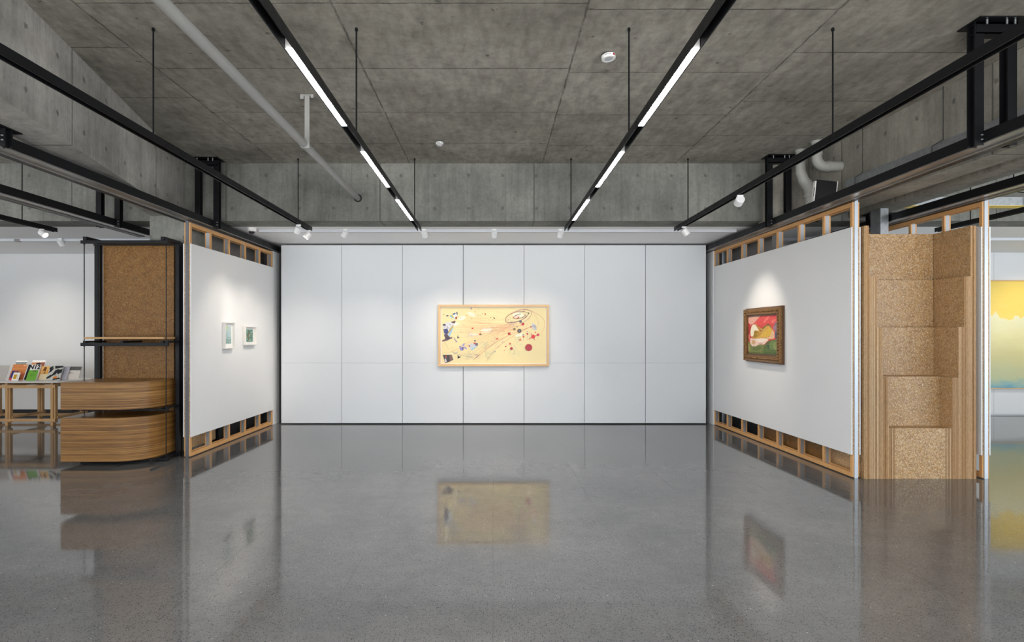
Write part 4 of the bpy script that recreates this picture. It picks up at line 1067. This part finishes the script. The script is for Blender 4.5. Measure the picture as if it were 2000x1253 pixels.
# grey plain book at the picture edge
book('book', 'plain grey book at the left picture edge of the table', XB(2), Yb, .25, .31, Art(.25, .31, (176, 172, 168)))
a = Art(.24, .36, (226, 228, 224))
for i in range(7): a.poly([(.02 + i * .03, .30), (.045 + i * .03, .30), (.045 + i * .03, .345), (.02 + i * .03, .335)], (96, 110, 114))
a.poly([(0, .345), (.24, .345), (.24, .36), (0, .36)], (70, 90, 90))
book('book', 'white book with a dark teal pattern strip, behind the orange one', XB(31, 12.42), 12.42, .24, .40, a)
a = Art(.29, .33, (206, 128, 76)); a.poly([(0, .0), (.29, 0), (.29, .10), (0, .12)], (166, 92, 58)); a.poly([(0, .11), (.29, .10), (.29, .13), (0, .14)], (186, 96, 70)); a.poly([(.12, .2), (.17, .2), (.165, .26), (.145, .28), (.125, .25)], (190, 130, 60)); a.poly([(.215, .295), (.235, .295), (.235, .31), (.215, .31)], (240, 226, 206)); a.poly([(.245, .295), (.265, .295), (.265, .31), (.245, .31)], (240, 226, 206)); a.poly([(0, .22), (.29, .24), (.29, .25), (0, .235)], (220, 150, 96))
book('book', 'orange and copper coloured book behind the small gold booklet', XB(32.5, 12.2), 12.17, .285, .33, a)
a = Art(.12, .2, (40, 44, 110)); a.poly([(.0, .0), (.12, 0), (.12, .05), (0, .05)], (206, 60, 90)); a.poly([(.05, .15), (.1, .15), (.1, .18), (.05, .18)], (206, 120, 90))
book('book', 'narrow dark blue booklet peeping out behind the gold and white one', XB(25, 12.1), 12.08, .11, .2, a, th=.006)
a = Art(.13, .165, (236, 234, 230)); a.poly([(.02, .03), (.085, .03), (.085, .125), (.02, .125)], (196, 152, 36)); a.line([(.1, .03), (.1, .12)], .003, (130, 130, 130)); a.line([(.108, .03), (.108, .1)], .003, (130, 130, 130))
book('book', 'small white booklet with a gold square on its cover', XB(29, 12.0), 11.99, .13, .165, a, th=.012)
a = Art(.27, .36, (206, 150, 110)); a.poly([(.08, .26), (.2, .26), (.22, .33), (.16, .355), (.1, .345)], (40, 34, 34)); a.poly([(.18, .28), (.27, .27), (.27, .36), (.19, .36)], (150, 86, 70))
book('book', 'tall book with a dark haired head on its cover, behind the white lettered one', XB(65, 12.42), 12.42, .27, .41, a)
a = Art(.25, .325, (234, 234, 232)); a.poly([(0, 0), (.05, 0), (.05, .325), (0, .325)], (30, 30, 32)); a.circ(.2, .12, .014, (30, 30, 40)); a.poly([(.21, .02), (.232, .03), (.235, .1), (.215, .09)], (196, 60, 70))
book('book', 'white book with huge black letters, behind the green booklet', XB(61, 12.2), 12.17, .25, .325, a, texts=[('N12', .13, .14, .265, M['text'], .006, .95)])
a = Art(.19, .22, (112, 172, 60))
for i in range(9): a.line([(.05 + R.uniform(0, .09), .07 + R.uniform(0, .08)), (.05 + R.uniform(0, .09), .07 + R.uniform(0, .08))], .003, (60, 110, 30))
book('book', 'bright green booklet with a small dark scribble', XB(59.5, 12.0), 12.0, .19, .22, a, th=.006, texts=[('FWB', .03, .12, .195, M['text'], .001, 1)])
a = Art(.26, .29, (240, 226, 190)); a.poly([(0, .12), (.26, .12), (.26, .29), (0, .29)], (232, 184, 110)); a.poly([(.03, .2), (.09, .18), (.1, .26), (.05, .28)], (120, 64, 30)); a.poly([(.06, .14), (.1, .13), (.09, .18)], (150, 84, 30)); a.poly([(.19, .2), (.25, .18), (.26, .28), (.2, .28)], (60, 50, 40)); a.poly([(.12, .15), (.17, .15), (.16, .22), (.12, .21)], (236, 160, 50)); a.line([(.15, .13), (.19, .23)], .006, (60, 60, 40))
book('book', 'cream book with an orange and brown photograph on the cover', XB(87, 12.15), 12.15, .25, .29, a)
a = Art(.27, .3, (206, 204, 196))
for pl in ([(.0, .02), (.07, .05), (.12, .12), (.06, .11), (.0, .06)], [(.06, .06), (.16, .12), (.2, .2), (.14, .22), (.1, .14)], [(.12, .24), (.27, .27), (.27, .3), (.1, .3)], [(.2, .12), (.27, .16), (.27, .24), (.22, .22), (.16, .24), (.18, .16)], [(.0, .14), (.06, .18), (.1, .26), (.04, .24)], [(.12, .0), (.27, .02), (.27, .05), (.15, .04)], [(.02, .2), (.08, .27), (.06, .3), (.0, .26)]): a.poly(pl, (34, 36, 40))
for i in range(14): a.circ(.2 + R.uniform(-.04, .05), .06 + R.uniform(-.03, .05), .006, (40, 40, 44), 8, 1, .3)
book('book', 'black and white swirl patterned book with orange letters', XB(104, 12.1), 12.08, .27, .3, a, texts=[('NF', .055, .17, .055, M['orange'], .004, 1)])
a = Art(.19, .285, (196, 194, 204))
for i in range(16): a.line([(.03 + R.uniform(0, .13), .03 + R.uniform(0, .22)), (.03 + R.uniform(0, .13), .05 + R.uniform(0, .22))], .004, (150, 148, 168))
book('book', 'pale lilac grey book between the swirl book and the white one', XB(122, 12.2), 12.17, .19, .285, a)
a = Art(.28, .28, (222, 214, 206)); a.poly([(0, .20), (.28, .20), (.28, .28), (0, .28)], (98, 98, 98)); a.line([(.12, .23), (.16, .26)], .003, (60, 60, 60)); a.line([(.13, .26), (.15, .225)], .003, (60, 60, 60))
for z_, l_ in ((.155, .07), (.14, .11), (.125, .05), (.02, .05)): a.line([(.05, z_), (.05 + l_, z_)], .006, (120, 118, 120))
a.line([(.2, .02), (.24, .02)], .005, (140, 130, 130))
book('book', 'white book with a dark grey top band, last towards the rack', XB(139, 12.2), 12.2, .28, .28, a)
